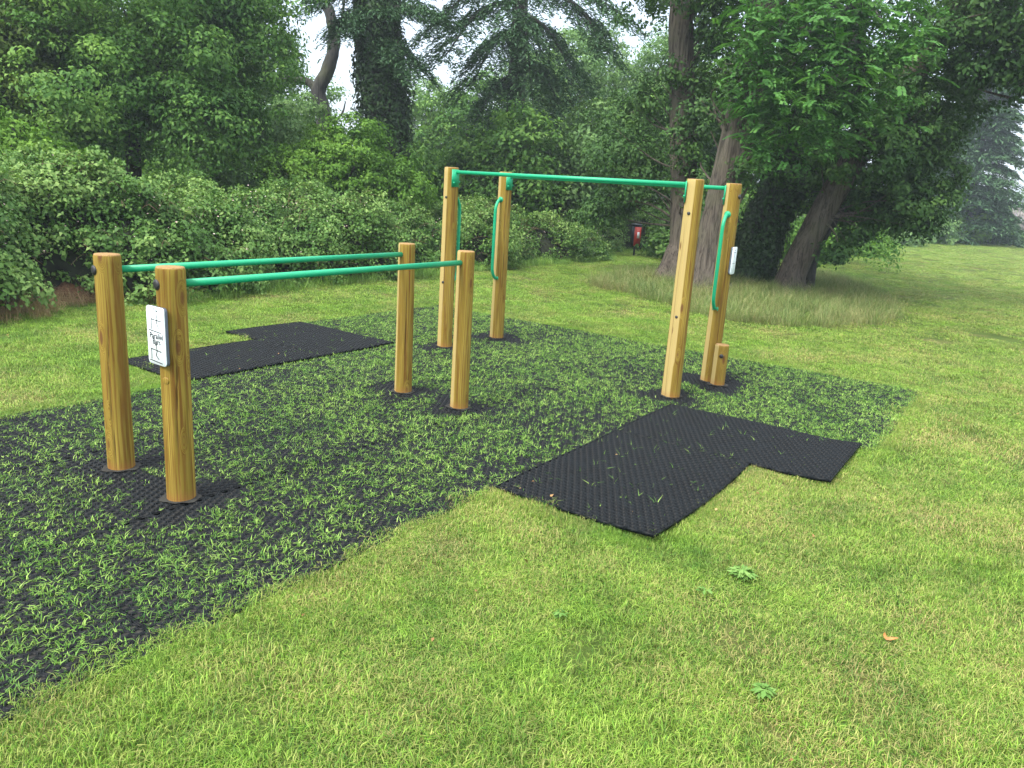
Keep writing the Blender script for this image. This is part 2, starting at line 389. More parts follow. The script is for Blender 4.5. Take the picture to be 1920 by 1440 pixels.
# ------------------------------------------------------------------ setting: lawn and matting
def hill(x, y): return 0.0*x
def make_lawn():
    xs = np.concatenate([np.linspace(-400, -40, 10), np.linspace(-36, 40, 77), np.linspace(50, 400, 10)])
    ys = np.concatenate([np.linspace(-300, -20, 8), np.linspace(-16, 70, 87), np.linspace(80, 500, 10)])
    X, Y = np.meshgrid(xs, ys, indexing='ij'); Z = np.zeros_like(X)
    V = np.stack([X, Y, Z], -1).reshape(-1, 3); a, b = len(xs), len(ys)
    F = [(i*b+j, (i+1)*b+j, (i+1)*b+j+1, i*b+j+1) for i in range(a-1) for j in range(b-1)]
    mb = MB().add(V, F); tag(mb.build('lawn', M['ground'], smooth=True), kind='structure')
make_lawn()

RECTS = [(-3.15, 0.0, -6.5, 1.0), (-4.65, 1.6, 1.0, 3.45)]       # overgrown matting: x0,x1,y0,y1
LOOSE = [(0.0, 1.0, -1.5, 0.0), (0.0, 1.5, 0.0, 1.0), (-4.12, -3.15, -1.45, 0.0), (-4.65, -3.15, 0.0, 1.0)]
def inrect(x, y, r, m=0.0): return (x > r[0]-m) & (x < r[1]+m) & (y > r[2]-m) & (y < r[3]+m)

def add_mat(mb, x0, x1, y0, y1, z0=0.002, th=0.022, pitch=0.044, wav=0.0, rng=None, curl=None):
    """honeycomb rubber grid: raised hexagonal rims round open holes"""
    R_ = pitch/math.sqrt(3); dy = pitch*0.8660254; ny = int((y1-y0)/dy); dy = (y1-y0)/ny; nx = max(1, round((x1-x0)/pitch)); px = (x1-x0)/nx
    ang = np.arange(6)*math.pi/3+math.pi/6
    cx, cy = [], []
    for j in range(ny):
        off = 0.5 if j % 2 else 0.0
        for i in range(nx+(1 if off == 0 else 0)):
            cx.append(x0+(i+off)*px); cy.append(y0+(j+.5)*dy)
    cx, cy = np.array(cx), np.array(cy); n = len(cx)
    rings = []
    for rf, z in ((1.0, th-0.004), (0.86, th), (0.68, th-0.002), (0.62, 0.0)):
        X = cx[:, None]+np.cos(ang)*R_*rf; Y = cy[:, None]+np.sin(ang)*R_*rf*1.01
        rings.append(np.stack([np.clip(X, x0, x1), np.clip(Y, y0, y1), np.full_like(X, z0+z)], -1))
    V = np.stack(rings, 1).reshape(-1, 3)          # n,4,6,3
    if wav: V[:, 2] += wav*(1+np.sin(V[:, 0]*5.1+1)*np.sin(V[:, 1]*4.3))*0.5
    if curl is not None: V = curl(V)
    k = np.arange(6); k2 = (k+1) % 6
    q = np.concatenate([np.stack([a*6+k, a*6+k2, (a+1)*6+k2, (a+1)*6+k], 1) for a in range(3)])
    F = (q[None]+(np.arange(n)*24)[:, None, None]).reshape(-1, 4)
    mb.v.append(V); mb.tot += [4]*len(F); mb.li.extend((F+mb.n).ravel().tolist()); mb.n += len(V)
    w = 0.008; zc = z0+th*0.47
    for (a, b, sx, sy) in ((x0-w/2, (y0+y1)/2, w, y1-y0+2*w), (x1+w/2, (y0+y1)/2, w, y1-y0+2*w), ((x0+x1)/2, y0-w/2, x1-x0, w), ((x0+x1)/2, y1+w/2, x1-x0, w)):
        m2 = MB(); L = max(sx, sy); kk = 12
        for i in range(kk):
            c = (a, b-sy/2+sy*(i+.5)/kk, zc) if sy > sx else (a-sx/2+sx*(i+.5)/kk, b, zc)
            add_box(m2, c, (sx, sy/kk, th*.9) if sy > sx else (sx/kk, sy, th*.9))
        VV = np.concatenate(m2.v)
        if wav: VV[:, 2] += wav*(1+np.sin(VV[:, 0]*5.1+1)*np.sin(VV[:, 1]*4.3))*0.5
        if curl is not None: VV = curl(VV)
        mb.v.append(VV); mb.tot += m2.tot; mb.li.extend([i+mb.n for i in m2.li]); mb.n += len(VV)

def matting():
    mb = MB()
    y = 1.0
    while y > -6.4:
        for k in range(3): add_mat(mb, -3.15+k*1.05+0.008, -3.15+(k+1)*1.05-0.008, y-1.5+0.008, y-0.008, z0=-0.008)
        y -= 1.5
    for j, (a, b) in enumerate(((1.0, 2.225), (2.225, 3.45))):
        for k in range(4):
            w = 6.25/4; add_mat(mb, -4.65+k*w+0.008, -4.65+(k+1)*w-0.008, a+0.008, b-0.008, z0=-0.008)
    tag(mb.build('matting_surface', M['rubber']), kind='structure')
    s = MB()
    for (x0, x1, y0, y1) in RECTS:
        s.add([(x0, y0, 0.004), (x1, y0, 0.004), (x1, y1, 0.004), (x0, y1, 0.004)], [(0, 1, 2, 3)])
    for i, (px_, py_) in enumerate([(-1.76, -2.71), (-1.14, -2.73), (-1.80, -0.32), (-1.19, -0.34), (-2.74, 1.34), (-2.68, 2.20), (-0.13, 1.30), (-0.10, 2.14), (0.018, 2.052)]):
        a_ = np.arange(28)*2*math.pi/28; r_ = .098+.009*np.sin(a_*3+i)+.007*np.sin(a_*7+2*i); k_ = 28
        s.add([(px_+math.cos(q)*w, py_+math.sin(q)*w, .0165+.0004*i) for q, w in zip(a_, r_)], [tuple(range(k_))])  # soil disc in each mat cut-out, its dark colour doubling as contact shade
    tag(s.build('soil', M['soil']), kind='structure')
matting()
def curlA(V):
    V = V.copy(); x, y = V[:, 0], V[:, 1]
    V[:, 0] += 0.022*np.clip(x/1.0, 0, 1)*np.sin(np.clip((y+1.5)/1.5, 0, 1)*math.pi)     # bowed right edge
    V[:, 2] += 0.02*np.clip((x-0.7)/0.3, 0, 1)*np.clip((-0.9-y)/0.6, 0, 1)
    return V
def curlB(V):
    V = V.copy(); x, y = V[:, 0], V[:, 1]
    V[:, 2] += 0.022*np.clip((x-1.15)/0.35, 0, 1)**2; V[:, 0] += 0.03*np.clip(x-1.2, 0, 1)*(1-y)
    return V
def loose_mat(r, label, curl=None):
    mb = MB(); add_mat(mb, r[0]+.013, r[1]-.010, r[2]+.013, r[3]-.013, z0=0.010, wav=0.007, curl=curl)
    tag(mb.build('rubber_mat', M['rubber'], base=((r[0]+r[1])/2, (r[2]+r[3])/2, 0)), label, 'rubber mat', 'bare rubber grass mats')
loose_mat(LOOSE[0], 'bare black honeycomb rubber mat nearest the viewer, bowed right edge, pointing into the open lawn', curlA)
loose_mat(LOOSE[1], 'bare black rubber mat by the short step post, its lifted end reaching over the lawn', curlB)
loose_mat(LOOSE[2], 'bare black rubber mat seen behind the post that carries the white sign')
loose_mat(LOOSE[3], 'bare black rubber mat farthest from the viewer, lying left of the far parallel bar posts')

# ------------------------------------------------------------------ exercise frames
POSTS = [(-1.76, -2.71), (-1.14, -2.73), (-1.80, -0.32), (-1.19, -0.34), (-2.74, 1.34), (-2.68, 2.20), (-0.13, 1.30), (-0.10, 2.14)]
STUMP = (0.018, 2.052)
def post(parent, base, x, y, H, r0, r1, seed, flats=(), crack=None, name='post'):
    rng = np.random.default_rng(seed); seg = 72; nz = 40; th = np.arange(seg)*2*math.pi/seg
    zz = np.concatenate([np.linspace(-0.05, H-0.014, nz), [H-0.007, H, H, H]]); V = []; pale = []; ck = []
    ph = rng.uniform(0, 6.28, 4)
    for i, z in enumerate(zz):
        f = min(1, max(0, z/H)); r = r0+(r1-r0)*f
        rad = r*(1+0.010*np.sin(2*th+ph[0]+z)+0.006*np.sin(3*th+ph[1]+2*z))
        pl = np.zeros(seg)
        for (fa, depth, z0, z1) in flats:
            w = np.clip((z-z0)/0.25, 0, 1)*np.clip((z1-z)/0.25, 0, 1)
            lim = r*(1-depth*w)/np.maximum(np.cos(th-R(fa)), 0.2)
            pl = np.maximum(pl, np.where((lim < rad) & (np.cos(th-R(fa)) > 0.3), 1.0, 0)); rad = np.where(np.cos(th-R(fa)) > 0.3, np.minimum(rad, lim), rad)
        c_ = np.zeros(seg)
        if crack:
            ca = R(crack[0])+0.10*math.sin(z*3+ph[2])+0.05*math.sin(z*9+ph[3]); w = np.clip((z-crack[1])/0.15, 0, 1)*np.clip((crack[2]-z)/0.15, 0, 1)
            d = np.abs((th-ca+math.pi) % (2*math.pi)-math.pi); c_ = np.exp(-(d/0.040)**2)*w; rad = rad-0.010*c_
        k = i-nz
        if k == 0: rad = rad*0.97
        if k == 1: rad = rad*0.93
        if k == 2: rad = rad*0.5
        if k == 3: rad = rad*0.02
        V.append(np.stack([x+np.cos(th)*rad, y+np.sin(th)*rad, np.full(seg, z)], 1)); pale.append(pl); ck.append(c_)
    F = [(i*seg+j, i*seg+(j+1) % seg, (i+1)*seg+(j+1) % seg, (i+1)*seg+j) for i in range(len(zz)-1) for j in range(seg)]
    mb = MB(); mb.add(np.concatenate(V), F); n = mb.n
    mb.att = {'pale': [(0, np.concatenate(pale))], 'crack': [(0, np.concatenate(ck))]}
    # each post keeps its own origin at its foot
    o = mb.build(name, M['wood'], parent, base=(x, y, 0), smooth=True)
    o.location = Vector((x, y, 0))-Vector(base)
    return o
def cap(parent, base, p, n, r=0.022, name='bolt_cap', mat='cap', t=0.010):
    n = norm(np.asarray(n, float)); p = np.asarray(p, float)
    mb = MB(); add_tube(mb, [p-n*0.012, p+n*t*0.4, p+n*t*0.8, p+n*t], [r, r, r*0.85, r*0.45], 20)
    mb.build(name, M[mat], parent, base, True)
def rounded(w, h, r, k=6):
    pts = []
    for cx, cy, a in ((w/2-r, h/2-r, 0), (-w/2+r, h/2-r, 90), (-w/2+r, -h/2+r, 180), (w/2-r, -h/2+r, 270)):
        for i in range(k+1): q = R(a+90*i/k); pts.append((cx+r*math.cos(q), cy+r*math.sin(q)))
    return pts
def sign(parent, base, o, u, n, w, h, strokes, dots, texts):
    o, u, n = (np.asarray(q, float) for q in (o, u, n)); v = np.array([0, 0, 1.0])
    mb = MB(); add_prism(mb, rounded(w, h, 0.018), o, u, v, n, 0.004); plate0 = None
    back = MB(); add_prism(back, rounded(w-.002, h-.002, 0.018), o-n*0.016, u, v, n, 0.0165)
    s_ = back.build('sign_plate', M['sign_edge'], parent, base)
    f = mb.build('sign_face', M['sign'], s_, base)
    z = o+n*0.0045; figs = {}
    z = z+n*.0008
    P = lambda a, b: z+u*((a-.5)*w)+v*((.5-b)*h)
    for (a, b, lw) in strokes:
        k = figs.setdefault(a[1] > .5, MB())
        pa, pb = P(*a), P(*b); d = norm(pb-pa); q = np.cross(n, d)*lw/2
        k.add([pa-q-d*lw*.4, pa+q-d*lw*.4, pb+q+d*lw*.4, pb-q+d*lw*.4], [(0, 3, 2, 1)])
    for (a, rr) in dots:
        k = figs.setdefault(a[1] > .5, MB())
        c = P(*a); an = np.arange(12)*math.pi/6
        k.add(c+u*(np.cos(an)*rr)[:, None]+v*(np.sin(an)*rr)[:, None], [tuple(range(12))])
    for k in figs.values(): k.build('pictogram', M['ink'], s_, base)
    for (txt, a, size) in texts:
        cu = bpy.data.curves.new('lettering', 'FONT'); cu.body = txt; cu.size = size; cu.align_x = 'CENTER'; cu.align_y = 'CENTER'; cu.offset = 0.0006
        ob = bpy.data.objects.new('tmp', cu); C.objects.link(ob); bpy.context.view_layer.update()
        me = bpy.data.meshes.new_from_object(ob.evaluated_get(bpy.context.evaluated_depsgraph_get())); bpy.data.objects.remove(ob)
        me.materials.clear(); me.materials.append(M['ink'])
        lo = bpy.data.objects.new('lettering', me); C.objects.link(lo); lo.parent = s_
        c = P(*a)-np.asarray(base, float)
        lo.matrix_local = Matrix([[u[0], v[0], n[0], c[0]], [u[1], v[1], n[1], c[1]], [u[2], v[2], n[2], c[2]], [0, 0, 0, 1]])

HS, RS = 1.22, 0.071
def parallel_bar(a, b, label, seed, with_sign=False, cr=None):
    pa, pb = POSTS[a], POSTS[b]; base = (pa[0], pa[1], 0)
    e_ = empty('parallel_bar', base, label, 'parallel bar', 'low parallel bar rails')
    post(e_, base, *pa, HS, RS, 0.068, seed, crack=cr[0], flats=cr[2]); post(e_, base, *pb, HS, RS, 0.066, seed+1, crack=cr[1], flats=cr[3])
    z = 1.135; mb = MB(); add_tube(mb, [(pa[0], pa[1]+.03, z), (pb[0], pb[1]-.03, z)], 0.0195, 24)
    mb.build('rail', M['green'], e_, base, True)
    cap(e_, base, (pa[0]-0.012, pa[1]-RS+.004, z), (-.1, -1, 0), 0.026); cap(e_, base, (pb[0], pb[1]+RS-.006, z), (0, 1, 0), 0.026)
    if with_sign:
        uv = lambda x, y: ((x-(205+(y-150)*.0743))/255, (y-(150+(x-205)*.137))/1010)
        L = lambda x1, y1, x2, y2, lw=.0046: (uv(x1, y1), uv(x2, y2), lw)
        st = [L(362, 285, 378, 400), L(378, 400, 372, 455), L(372, 455, 410, 540), L(290, 385, 445, 418), L(290, 352, 308, 560), L(268, 577, 440, 616),
              L(384, 860, 398, 940), L(398, 940, 388, 1020), L(388, 1020, 430, 1088), L(305, 905, 457, 950), L(314, 905, 325, 1085), L(305, 1108, 480, 1155)]
        dt = [(uv(325, 208), .0045), (uv(362, 240), .0065), (uv(378, 832), .0065)]
        sign(e_, base, (pa[0]-0.008, pa[1]-RS-0.012, 0.885), (1, 0, 0), (0, -1, 0), 0.152, 0.29, st, dt, [('Parallel', (.52, .505), .040), ('Bars', (.52, .60), .040)])
        cap(e_, base, (pa[0]+0.02, pa[1]-RS+.006, 0.66), (.25, -1, 0), 0.019, 'stamped_disc', 'wood', 0.004)
PE = lambda fa, d, a=-.4, b=3: (fa, d, a, b)
parallel_bar(0, 2, 'low green rail on two wooden posts, the left rail of the pair, without a sign', 11, cr=((-48, 0.0, 0.9), (-40, .2, .9), [], [PE(-118, .05)]))
parallel_bar(1, 3, 'low green rail whose near wooden post carries the white sign', 21, True, cr=((-28, 0.2, 1.1), (-95, 0.3, 1.0), [], [PE(-112, .07)]))

HT = 1.855
def bracket(parent, base, x, y, ang, bz=1.80, s=1):
    mb = MB(); k = 14; r = 0.073; A = np.radians(np.linspace(ang-48, ang+48, k)); V = []
    for rr in (r, r+0.006):
        for z in (HT-0.19, HT-0.02): V.append(np.stack([x+np.cos(A)*rr, y+np.sin(A)*rr, np.full(k, z)], 1))
    F = []
    for i in range(k-1):
        F += [(2*k+i, 2*k+i+1, 3*k+i+1, 3*k+i), (i, k+i, k+i+1, i+1), (i, i+1, 2*k+i+1, 2*k+i), (k+i, 3*k+i, 3*k+i+1, k+i+1)]
    F += [(0, 2*k, 3*k, k), (k-1, 2*k-1, 4*k-1, 3*k-1)]
    mb.add(np.concatenate(V), F)
    o = mb.build('bracket', M['green'], parent, base)
    d = np.array([math.cos(R(ang)), math.sin(R(ang)), 0]); sd_ = np.array([-d[1], d[0], 0])
    for q, z in ((0.9, HT-0.14), (-0.75, HT-0.15)):
        aa = R(ang+q*40); n_ = np.array([math.cos(aa), math.sin(aa), 0])
        b = MB(); p = np.array([x, y, z])+n_*(r+.004); add_tube(b, [p, p+n_*.008, p+n_*.012], [.011, .011, .007], 10); b.build('bolt', M['green'], o, base, True)
def handle(parent, base, x, y, sy, z0, z1):
    r = 0.072; P = [(x, y+sy*(r-.01), z1), (x, y+sy*(r+.035), z1-.012), (x, y+sy*(r+.075), z1-.075), (x, y+sy*(r+.085), z1-.16),
         (x, y+sy*(r+.085), (z0+z1)/2), (x, y+sy*(r+.085), z0+.16), (x, y+sy*(r+.075), z0+.075), (x, y+sy*(r+.035), z0+.012), (x, y+sy*(r-.01), z0)]
    mb = MB(); add_tube(mb, spline(P, 56), 0.0165, 14)
    o = mb.build('handle', M['green'], parent, base, True)
    for z in (z0, z1):
        b = MB(); p = np.array([x, y+sy*(r-.006), z]); n_ = np.array([0, sy, 0.0]); add_tube(b, [p, p+n_*.008], .030, 16); b.build('flange', M['green'], o, base, True)
        cap(parent, base, (x, y-sy*(r-.005), z), (0, -sy, 0), 0.014)
def pull_up(a, b, sy, label, seed, fl, cr):
    pa, pb = POSTS[a], POSTS[b]; base = (pa[0], pa[1], 0)
    e_ = empty('pull_up_bar', base, label, 'pull-up bar', 'tall pull-up bars')
    post(e_, base, *pa, HT, 0.078, 0.072, seed, flats=fl[0], crack=cr[0]); post(e_, base, *pb, HT, 0.080, 0.070, seed+1, flats=fl[1], crack=cr[1])
    mb = MB(); z = HT-.045; add_tube(mb, [(pa[0]+.07, pa[1], z), (pb[0]-.07, pb[1], z)], 0.0185, 24)
    mb.build('bar', M['green'], e_, base, True)
    bracket(e_, base, *pa, 0); bracket(e_, base, *pb, 180)
    handle(e_, base, *pa, sy, 0.70, 1.56); handle(e_, base, *pb, sy, 0.72, 1.58)
    return e_, base
pull_up(4, 6, 1, 'tall pull-up bar on two wooden posts, the nearer of the two, no step post', 31,
        ([PE(-108, .11)], [PE(-121, .15), PE(-85, .04)]), ((-80, .1, 1.6), (-118, -.1, 1.5)))
pu, pb_ = pull_up(5, 7, -1, 'farther of the two tall pull-up bars, with a short step post beside its right post', 41,
        ([PE(-117, .08)], [PE(-124, .07)]), ((-30, .5, 1.7), (-52, .3, 1.5)))
post(pu, pb_, *STUMP, 0.40, 0.066, 0.064, 51, flats=[PE(-124, .09)], name='step_post')
cap(pu, pb_, (STUMP[0]+.025, STUMP[1]-.060, 0.30), (.35, -1, 0), 0.019)
cap(pu, pb_, (POSTS[7][0]+.068, POSTS[7][1]-.01, 1.74), (1, 0, 0), 0.022)
sign(pu, pb_, (POSTS[7][0]+.086, POSTS[7][1], 1.17), (0, 1, 0), (1, 0, 0), 0.115, 0.25,
     [((.25, .2), (.75, .2), .003), ((.5, .2), (.5, .4), .003), ((.2, .6), (.8, .6), .003)], [((.5, .12), .006)], [])

# ------------------------------------------------------------------ litter bin at the hedge
def litter_bin():
    c = at(1192, 440, 22.3); x, y = c[0], c[1]; base = (x, y, 0); rz = R(52)
    e_ = empty('litter_bin', base, 'small red and black litter bin on a post, half hidden in the brambles', 'litter bin')
    k, s = math.cos(rz), math.sin(rz)
    def bb(name, lx, ly, z, size, mat, par=e_):
        mb = MB(); add_box(mb, (x+lx*k-ly*s, y+lx*s+ly*k, z), size, rz); return mb.build(name, M[mat], par, base)
    bb('body', 0, 0, 0.58, (0.21, 0.22, 0.56), 'bin_dark')
    f = bb('front_panel', 0.0, -0.118, 0.565, (0.20, 0.016, 0.53), 'bin_red')
    bb('side_panel', -0.109, 0, 0.56, (0.008, 0.20, 0.5), 'bin_dark')
    bb('label_sticker', 0.02, -0.129, 0.60, (0.075, 0.004, 0.17), 'label', f)
    mb = MB(); pts = [(-.12, 0), (.12, 0), (.125, .02), (.09, .045), (.0, .06), (-.09, .045), (-.125, .02)]
    add_prism(mb, pts, (x+.13*s, y-.13*k, .862), (k, s, 0), (0, 0, 1), (-s, k, 0), .25); mb.build('lid', M['bin_dark'], e_, base)
    mb = MB(); add_tube(mb, [(x, y, 0), (x, y, .31)], .03, 12); mb.build('support_post', M['bin_dark'], e_, base, True)
litter_bin()

# ------------------------------------------------------------------ far board fence
def fence():
    a = at(1884, 455, 55); b = a+np.array([0.995, 0.10, 0])*30; base = (a[0], a[1], 0)
    e_ = empty('board_fence', base, 'weathered grey vertical board fence at the far right edge of the field', 'fence')
    rng = np.random.default_rng(5); mb = MB(); n = 180; d = norm(b-a); L = np.linalg.norm((b-a)[:2])
    for i in range(n):
        p = a+d*(L*(i+.5)/n); add_box(mb, (p[0], p[1]+rng.uniform(-.01, .01), 1.28), (L/n*0.84, .02, 2.5+rng.uniform(-.06, .06)), math.atan2(d[1], d[0]))
    mb.build('boards', M['fence_wood'], e_, base)
    mb = MB()
    for z in (.5, 1.3, 2.1): add_box(mb, ((a[0]+b[0])/2-.01, (a[1]+b[1])/2+.05, z), (L, .05, .09), math.atan2(d[1], d[0]))
    mb.build('rails', M['fence_wood'], e_, base)
fence()

# ------------------------------------------------------------------ foliage materials
LM = dict(
 oak=leaf_mat('oak_leaves', [(0.030, 0.10, 0.020), (0.095, 0.215, 0.042), (0.25, 0.42, 0.085)]),
 yellow=leaf_mat('yellow_green_leaves', [(0.045, 0.09, 0.015), (0.10, 0.17, 0.03), (0.20, 0.28, 0.05)]),
 bright=leaf_mat('bright_shrub_leaves', [(0.05, 0.13, 0.018), (0.11, 0.24, 0.03), (0.22, 0.38, 0.06)]),
 dark=leaf_mat('dark_holm_leaves', [(0.018, 0.055, 0.014), (0.055, 0.13, 0.032), (0.14, 0.26, 0.06)], 0.25),
 ivy=leaf_mat('ivy_leaves', [(0.012, 0.034, 0.010), (0.030, 0.07, 0.020), (0.065, 0.13, 0.038)], 0.15, 0.5, 0.25),
 wood=leaf_mat('woodland_leaves', [(0.06, 0.14, 0.045), (0.14, 0.26, 0.085), (0.27, 0.41, 0.15)]),
 conifer=leaf_mat('cedar_needles', [(0.022, 0.060, 0.026), (0.050, 0.118, 0.048), (0.10, 0.19, 0.08)], 0.1),
 locust=leaf_mat('feathery_leaves', [(0.035, 0.115, 0.026), (0.08, 0.22, 0.048), (0.17, 0.35, 0.085)], 0.35),
 bramble=leaf_mat('bramble_leaves', [(0.024, 0.075, 0.016), (0.085, 0.185, 0.036), (0.28, 0.41, 0.12)], 0.25, 0.55, 0.2, 1.4),
)

def vnoise(x, y, s, seed):
    rng = np.random.default_rng(seed); G = rng.uniform(0, 1, (64, 64)); u, v = x/s+100.3, y/s+100.7; i, j = np.floor(u).astype(int), np.floor(v).astype(int); f, g = u-i, v-j
    f = f*f*(3-2*f); g = g*g*(3-2*g); q = lambda a, b: G[a % 64, b % 64]
    return (q(i, j)*(1-f)+q(i+1, j)*f)*(1-g)+(q(i, j+1)*(1-f)+q(i+1, j+1)*f)*g


# ------------------------------------------------------------------ bramble bank
def hedge_front(y):      # x of the hedge foot along the lawn
    return np.interp(y, [-9, -1.0, -0.7, 0.15, 0.5, 2.3, 4.7, 10, 13.2, 14.0, 15.0, 16.6, 17.5, 22], [-6.2, -6.55, -7.1, -7.25, -6.75, -7.0, -7.15, -7.4, -7.15, -7.75, -8.4, -8.7, -7.8, -7.6])
def hedge_height(y):
    return np.interp(y, [-9, 0, 3, 7, 10, 12.4, 13.3, 14.0, 16.2, 17.2, 22], [1.55, 1.50, 1.30, 1.08, 1.08, 1.0, .45, 0.28, 0.3, 1.3, 1.5])
def bramble():
    rng = np.random.default_rng(77)
    def surf(y, q):     # q 0..1 up the front, 1..2 back over the top
        x0 = hedge_front(y)+0.22*np.sin(y*1.7)+0.15*np.sin(y*3.9+1); H = hedge_height(y)*(1+.10*np.sin(y*1.3+2)+.07*np.sin(y*3.1))
        a = np.clip(q, 0, 1); b = np.clip(q-1, 0, 1)
        x = x0-0.9*(1-np.cos(a*math.pi/2))-b*3.0; z = H*np.sin(a*math.pi/2)*(.9)+b*.15*H+.12*np.sin(x*3+y*2.2)*a
        return np.stack([x, y, z], -1)
    n = 6400; y = rng.uniform(-7, 22, n); dist = np.hypot(y-CAM[1], 9); q = rng.uniform(0, 1.6, n)**0.9
    keep = rng.uniform(0, 1, n) < np.clip(12/dist, .5, 1); y, q = y[keep], q[keep]; n = len(y)
    Cn = surf(y, q); nz_ = vnoise(y+20, q*2.2, .33, 3)*.6+vnoise(y+20, q*2.2, .9, 4)*.4; Cn += rng.normal(size=(n, 3))*.07+np.stack([(nz_-.5)*.75, nz_*0, (nz_-.45)*.45], 1)-np.stack([(rng.uniform(0, 1, n) < .3)*.22, nz_*0, (rng.uniform(0, 1, n) < .3)*.12], 1)
    o1 = surf(y, q+.05)-surf(y, q-.05); D = norm(np.cross(o1, np.array([0, 1, 0.0]))); D *= np.where(D[:, 2:] < 0, -1, 1)
    D = norm(D*.6+np.array([.45, 0, .3]))
    m = 58; V, rnd = clump_leaves(rng, Cn, D, 0.19, m, 0.054, 0.75, 0.74, 0.65, 0.3); rnd = np.clip(rnd*.75+np.repeat(nz_-.3, m)*.5+(rng.uniform(0, 1, len(rnd)) > .9)*.35, 0, 1)
    base = (-7.5, 5, 0)
    e_ = leaf_object('bramble_bank', V, rnd, LM['bramble'], None, base)
    tag(e_, 'long rambling bank of bramble leaves running along the left edge of the lawn', 'brambles', kind='stuff')
    # arching canes, flowers, dense inner growth
    mb = MB()
    for i in range(420):
        y0 = rng.uniform(-6, 20); p = surf(np.array(y0), rng.uniform(.1, 1.2)); d = np.array([rng.uniform(-.3, .7), rng.normal()*.5, rng.uniform(.2, .9)]); L = rng.uniform(.25, .6)
        add_tube(mb, spline([p, p+d*L*.6, p+d*L+np.array([.1, 0, -.12])], 5), np.linspace(.004, .0015, 5), 4, cap=False)
    CP, CD = [], []
    for i in range(260):
        y0 = rng.uniform(-6, 14); p = surf(np.array(y0), rng.uniform(.7, 1.5)); d = np.array([rng.uniform(-.2, .5), rng.normal()*.5, rng.uniform(.5, 1.0)]); L = rng.uniform(.2, .5)
        q = spline([p, p+d*L*.6, p+d*L+np.array([.12, 0, -.1])], 9); add_tube(mb, q, np.linspace(.004, .0015, 9), 4, cap=False)
        for u_ in q[3:]:
            CP.append(u_+rng.normal(size=(5, 3))*.03); CD.append(norm(ZUP+rng.normal(size=(5, 3))*.5))
    CP, CD = np.concatenate(CP), np.concatenate(CD)
    leaf_object('shoots', leaf_quads(CP, CD, .062, rng, .72, .1, .3), rng.uniform(.45, 1, len(CP)), LM['bramble'], e_, base)
    mb.build('canes', plain('bramble_cane', (0.16, 0.10, 0.06), .7, sc_=5), e_, base)
    k = 900; yy = rng.uniform(-6, 16, k); pf = surf(yy, rng.uniform(.3, 1.4, k))+rng.normal(size=(k, 3))*.09+np.array([.05, 0, .07])
    V = leaf_quads(pf, norm(rng.normal(size=(k, 3))*.4+np.array([.5, 0, .8])), .024, rng, .9, 0, 0)
    leaf_object('blossom', V, rng.uniform(0, 1, k), leaf_mat('bramble_blossom', [(.45, .32, .28), (.6, .45, .42), (.7, .62, .58)], .2), e_, base)
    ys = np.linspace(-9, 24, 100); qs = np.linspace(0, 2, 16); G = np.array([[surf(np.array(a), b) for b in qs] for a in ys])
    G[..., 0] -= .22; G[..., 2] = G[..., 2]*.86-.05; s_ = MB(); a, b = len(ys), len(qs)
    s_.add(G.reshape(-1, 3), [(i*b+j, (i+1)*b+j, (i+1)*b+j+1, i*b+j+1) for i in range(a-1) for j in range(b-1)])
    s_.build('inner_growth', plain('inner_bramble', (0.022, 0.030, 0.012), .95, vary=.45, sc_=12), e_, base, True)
bramble()

# ------------------------------------------------------------------ trees
def B(px, py, D, rx, ry=None, rz=None): return (at(px, py, D), (rx, ry or rx, rz or rx*.85))
def foot(px, D, z=0.0):
    p = at(px, 400, D); return (p[0], p[1], z)
def path(pts): return [tuple(at(*q)) for q in pts]

# left: big oak-like tree over the brambles, with its neighbours
b0 = foot(250, 15.5)
tree('oak_tree', 'large leafy tree filling the upper left, dark slim trunk showing above the brambles', b0,
     [b0, at(250, 280, 15.5), at(252, 150, 15.5), at(262, 0, 15.6), at(270, -160, 15.6)], [.17, .14, .12, .10, .06],
     [B(300, 120, 15.2, 1.7, 1.7, 1.25), B(130, 150, 14.4, 1.6, 1.6, 1.3), B(430, 80, 16, 1.35, 1.5, 1.35), B(400, 225, 15, 1.2, 1.2, .85), B(250, -60, 15.2, 2.2, 2.2, 1.5), B(470, -70, 16, 1.2, 1.4, 1.3), B(200, 250, 14.6, .9, .9, .45)],
     LM['oak'], .080, 84, .36, 1.7, 'bark_dark', 3)
b0 = foot(20, 15)
tree('hazel_tree', 'yellowish green tree at the far left edge, sunlit crown beside the big oak', b0, [b0, at(15, 200, 15), at(10, 0, 15), at(5, -150, 15)], [.13, .1, .06],
     [B(20, 160, 14.6, 1.2, 1.3, 1.3), B(-120, 120, 14, 1.5), B(40, 20, 14.8, 1.1, 1.1, 1.0), B(-10, -90, 15, 1.5)], LM['yellow'], .08, 64, .34, 1.6, 'bark_dark', 4)
b0 = foot(20, 12.4)
tree('elder_bush', 'bright leafy bush rising behind the brambles at the left edge', b0, [b0, at(20, 330, 12.4), at(25, 240, 12.4)], [.06, .04, .02],
     [B(30, 285, 12.3, .95, .9, .55), B(-90, 260, 12, 1.0, .9, .8)], LM['bright'], .085, 40, .28, 1.4, 'bark_dark', 5, cat='bush', nlimb=5, trunk_name='stem')
b0 = foot(510, 17)
tree('hazel_bush', 'soft mid green bush between the big oak and the dead snag', b0, [b0, at(505, 330, 17), at(500, 230, 17)], [.07, .05, .03],
     [B(500, 250, 17, .85, .9, .6), B(450, 310, 16.5, .9, .9, .55), B(545, 265, 17.5, .7, .8, .55), B(560, 200, 20, .6, .7, .35)], LM['wood'], .085, 44, .3, 1.4, 'bark_dark', 6, cat='bush', nlimb=5, trunk_name='stem')
b0 = foot(640, 16)
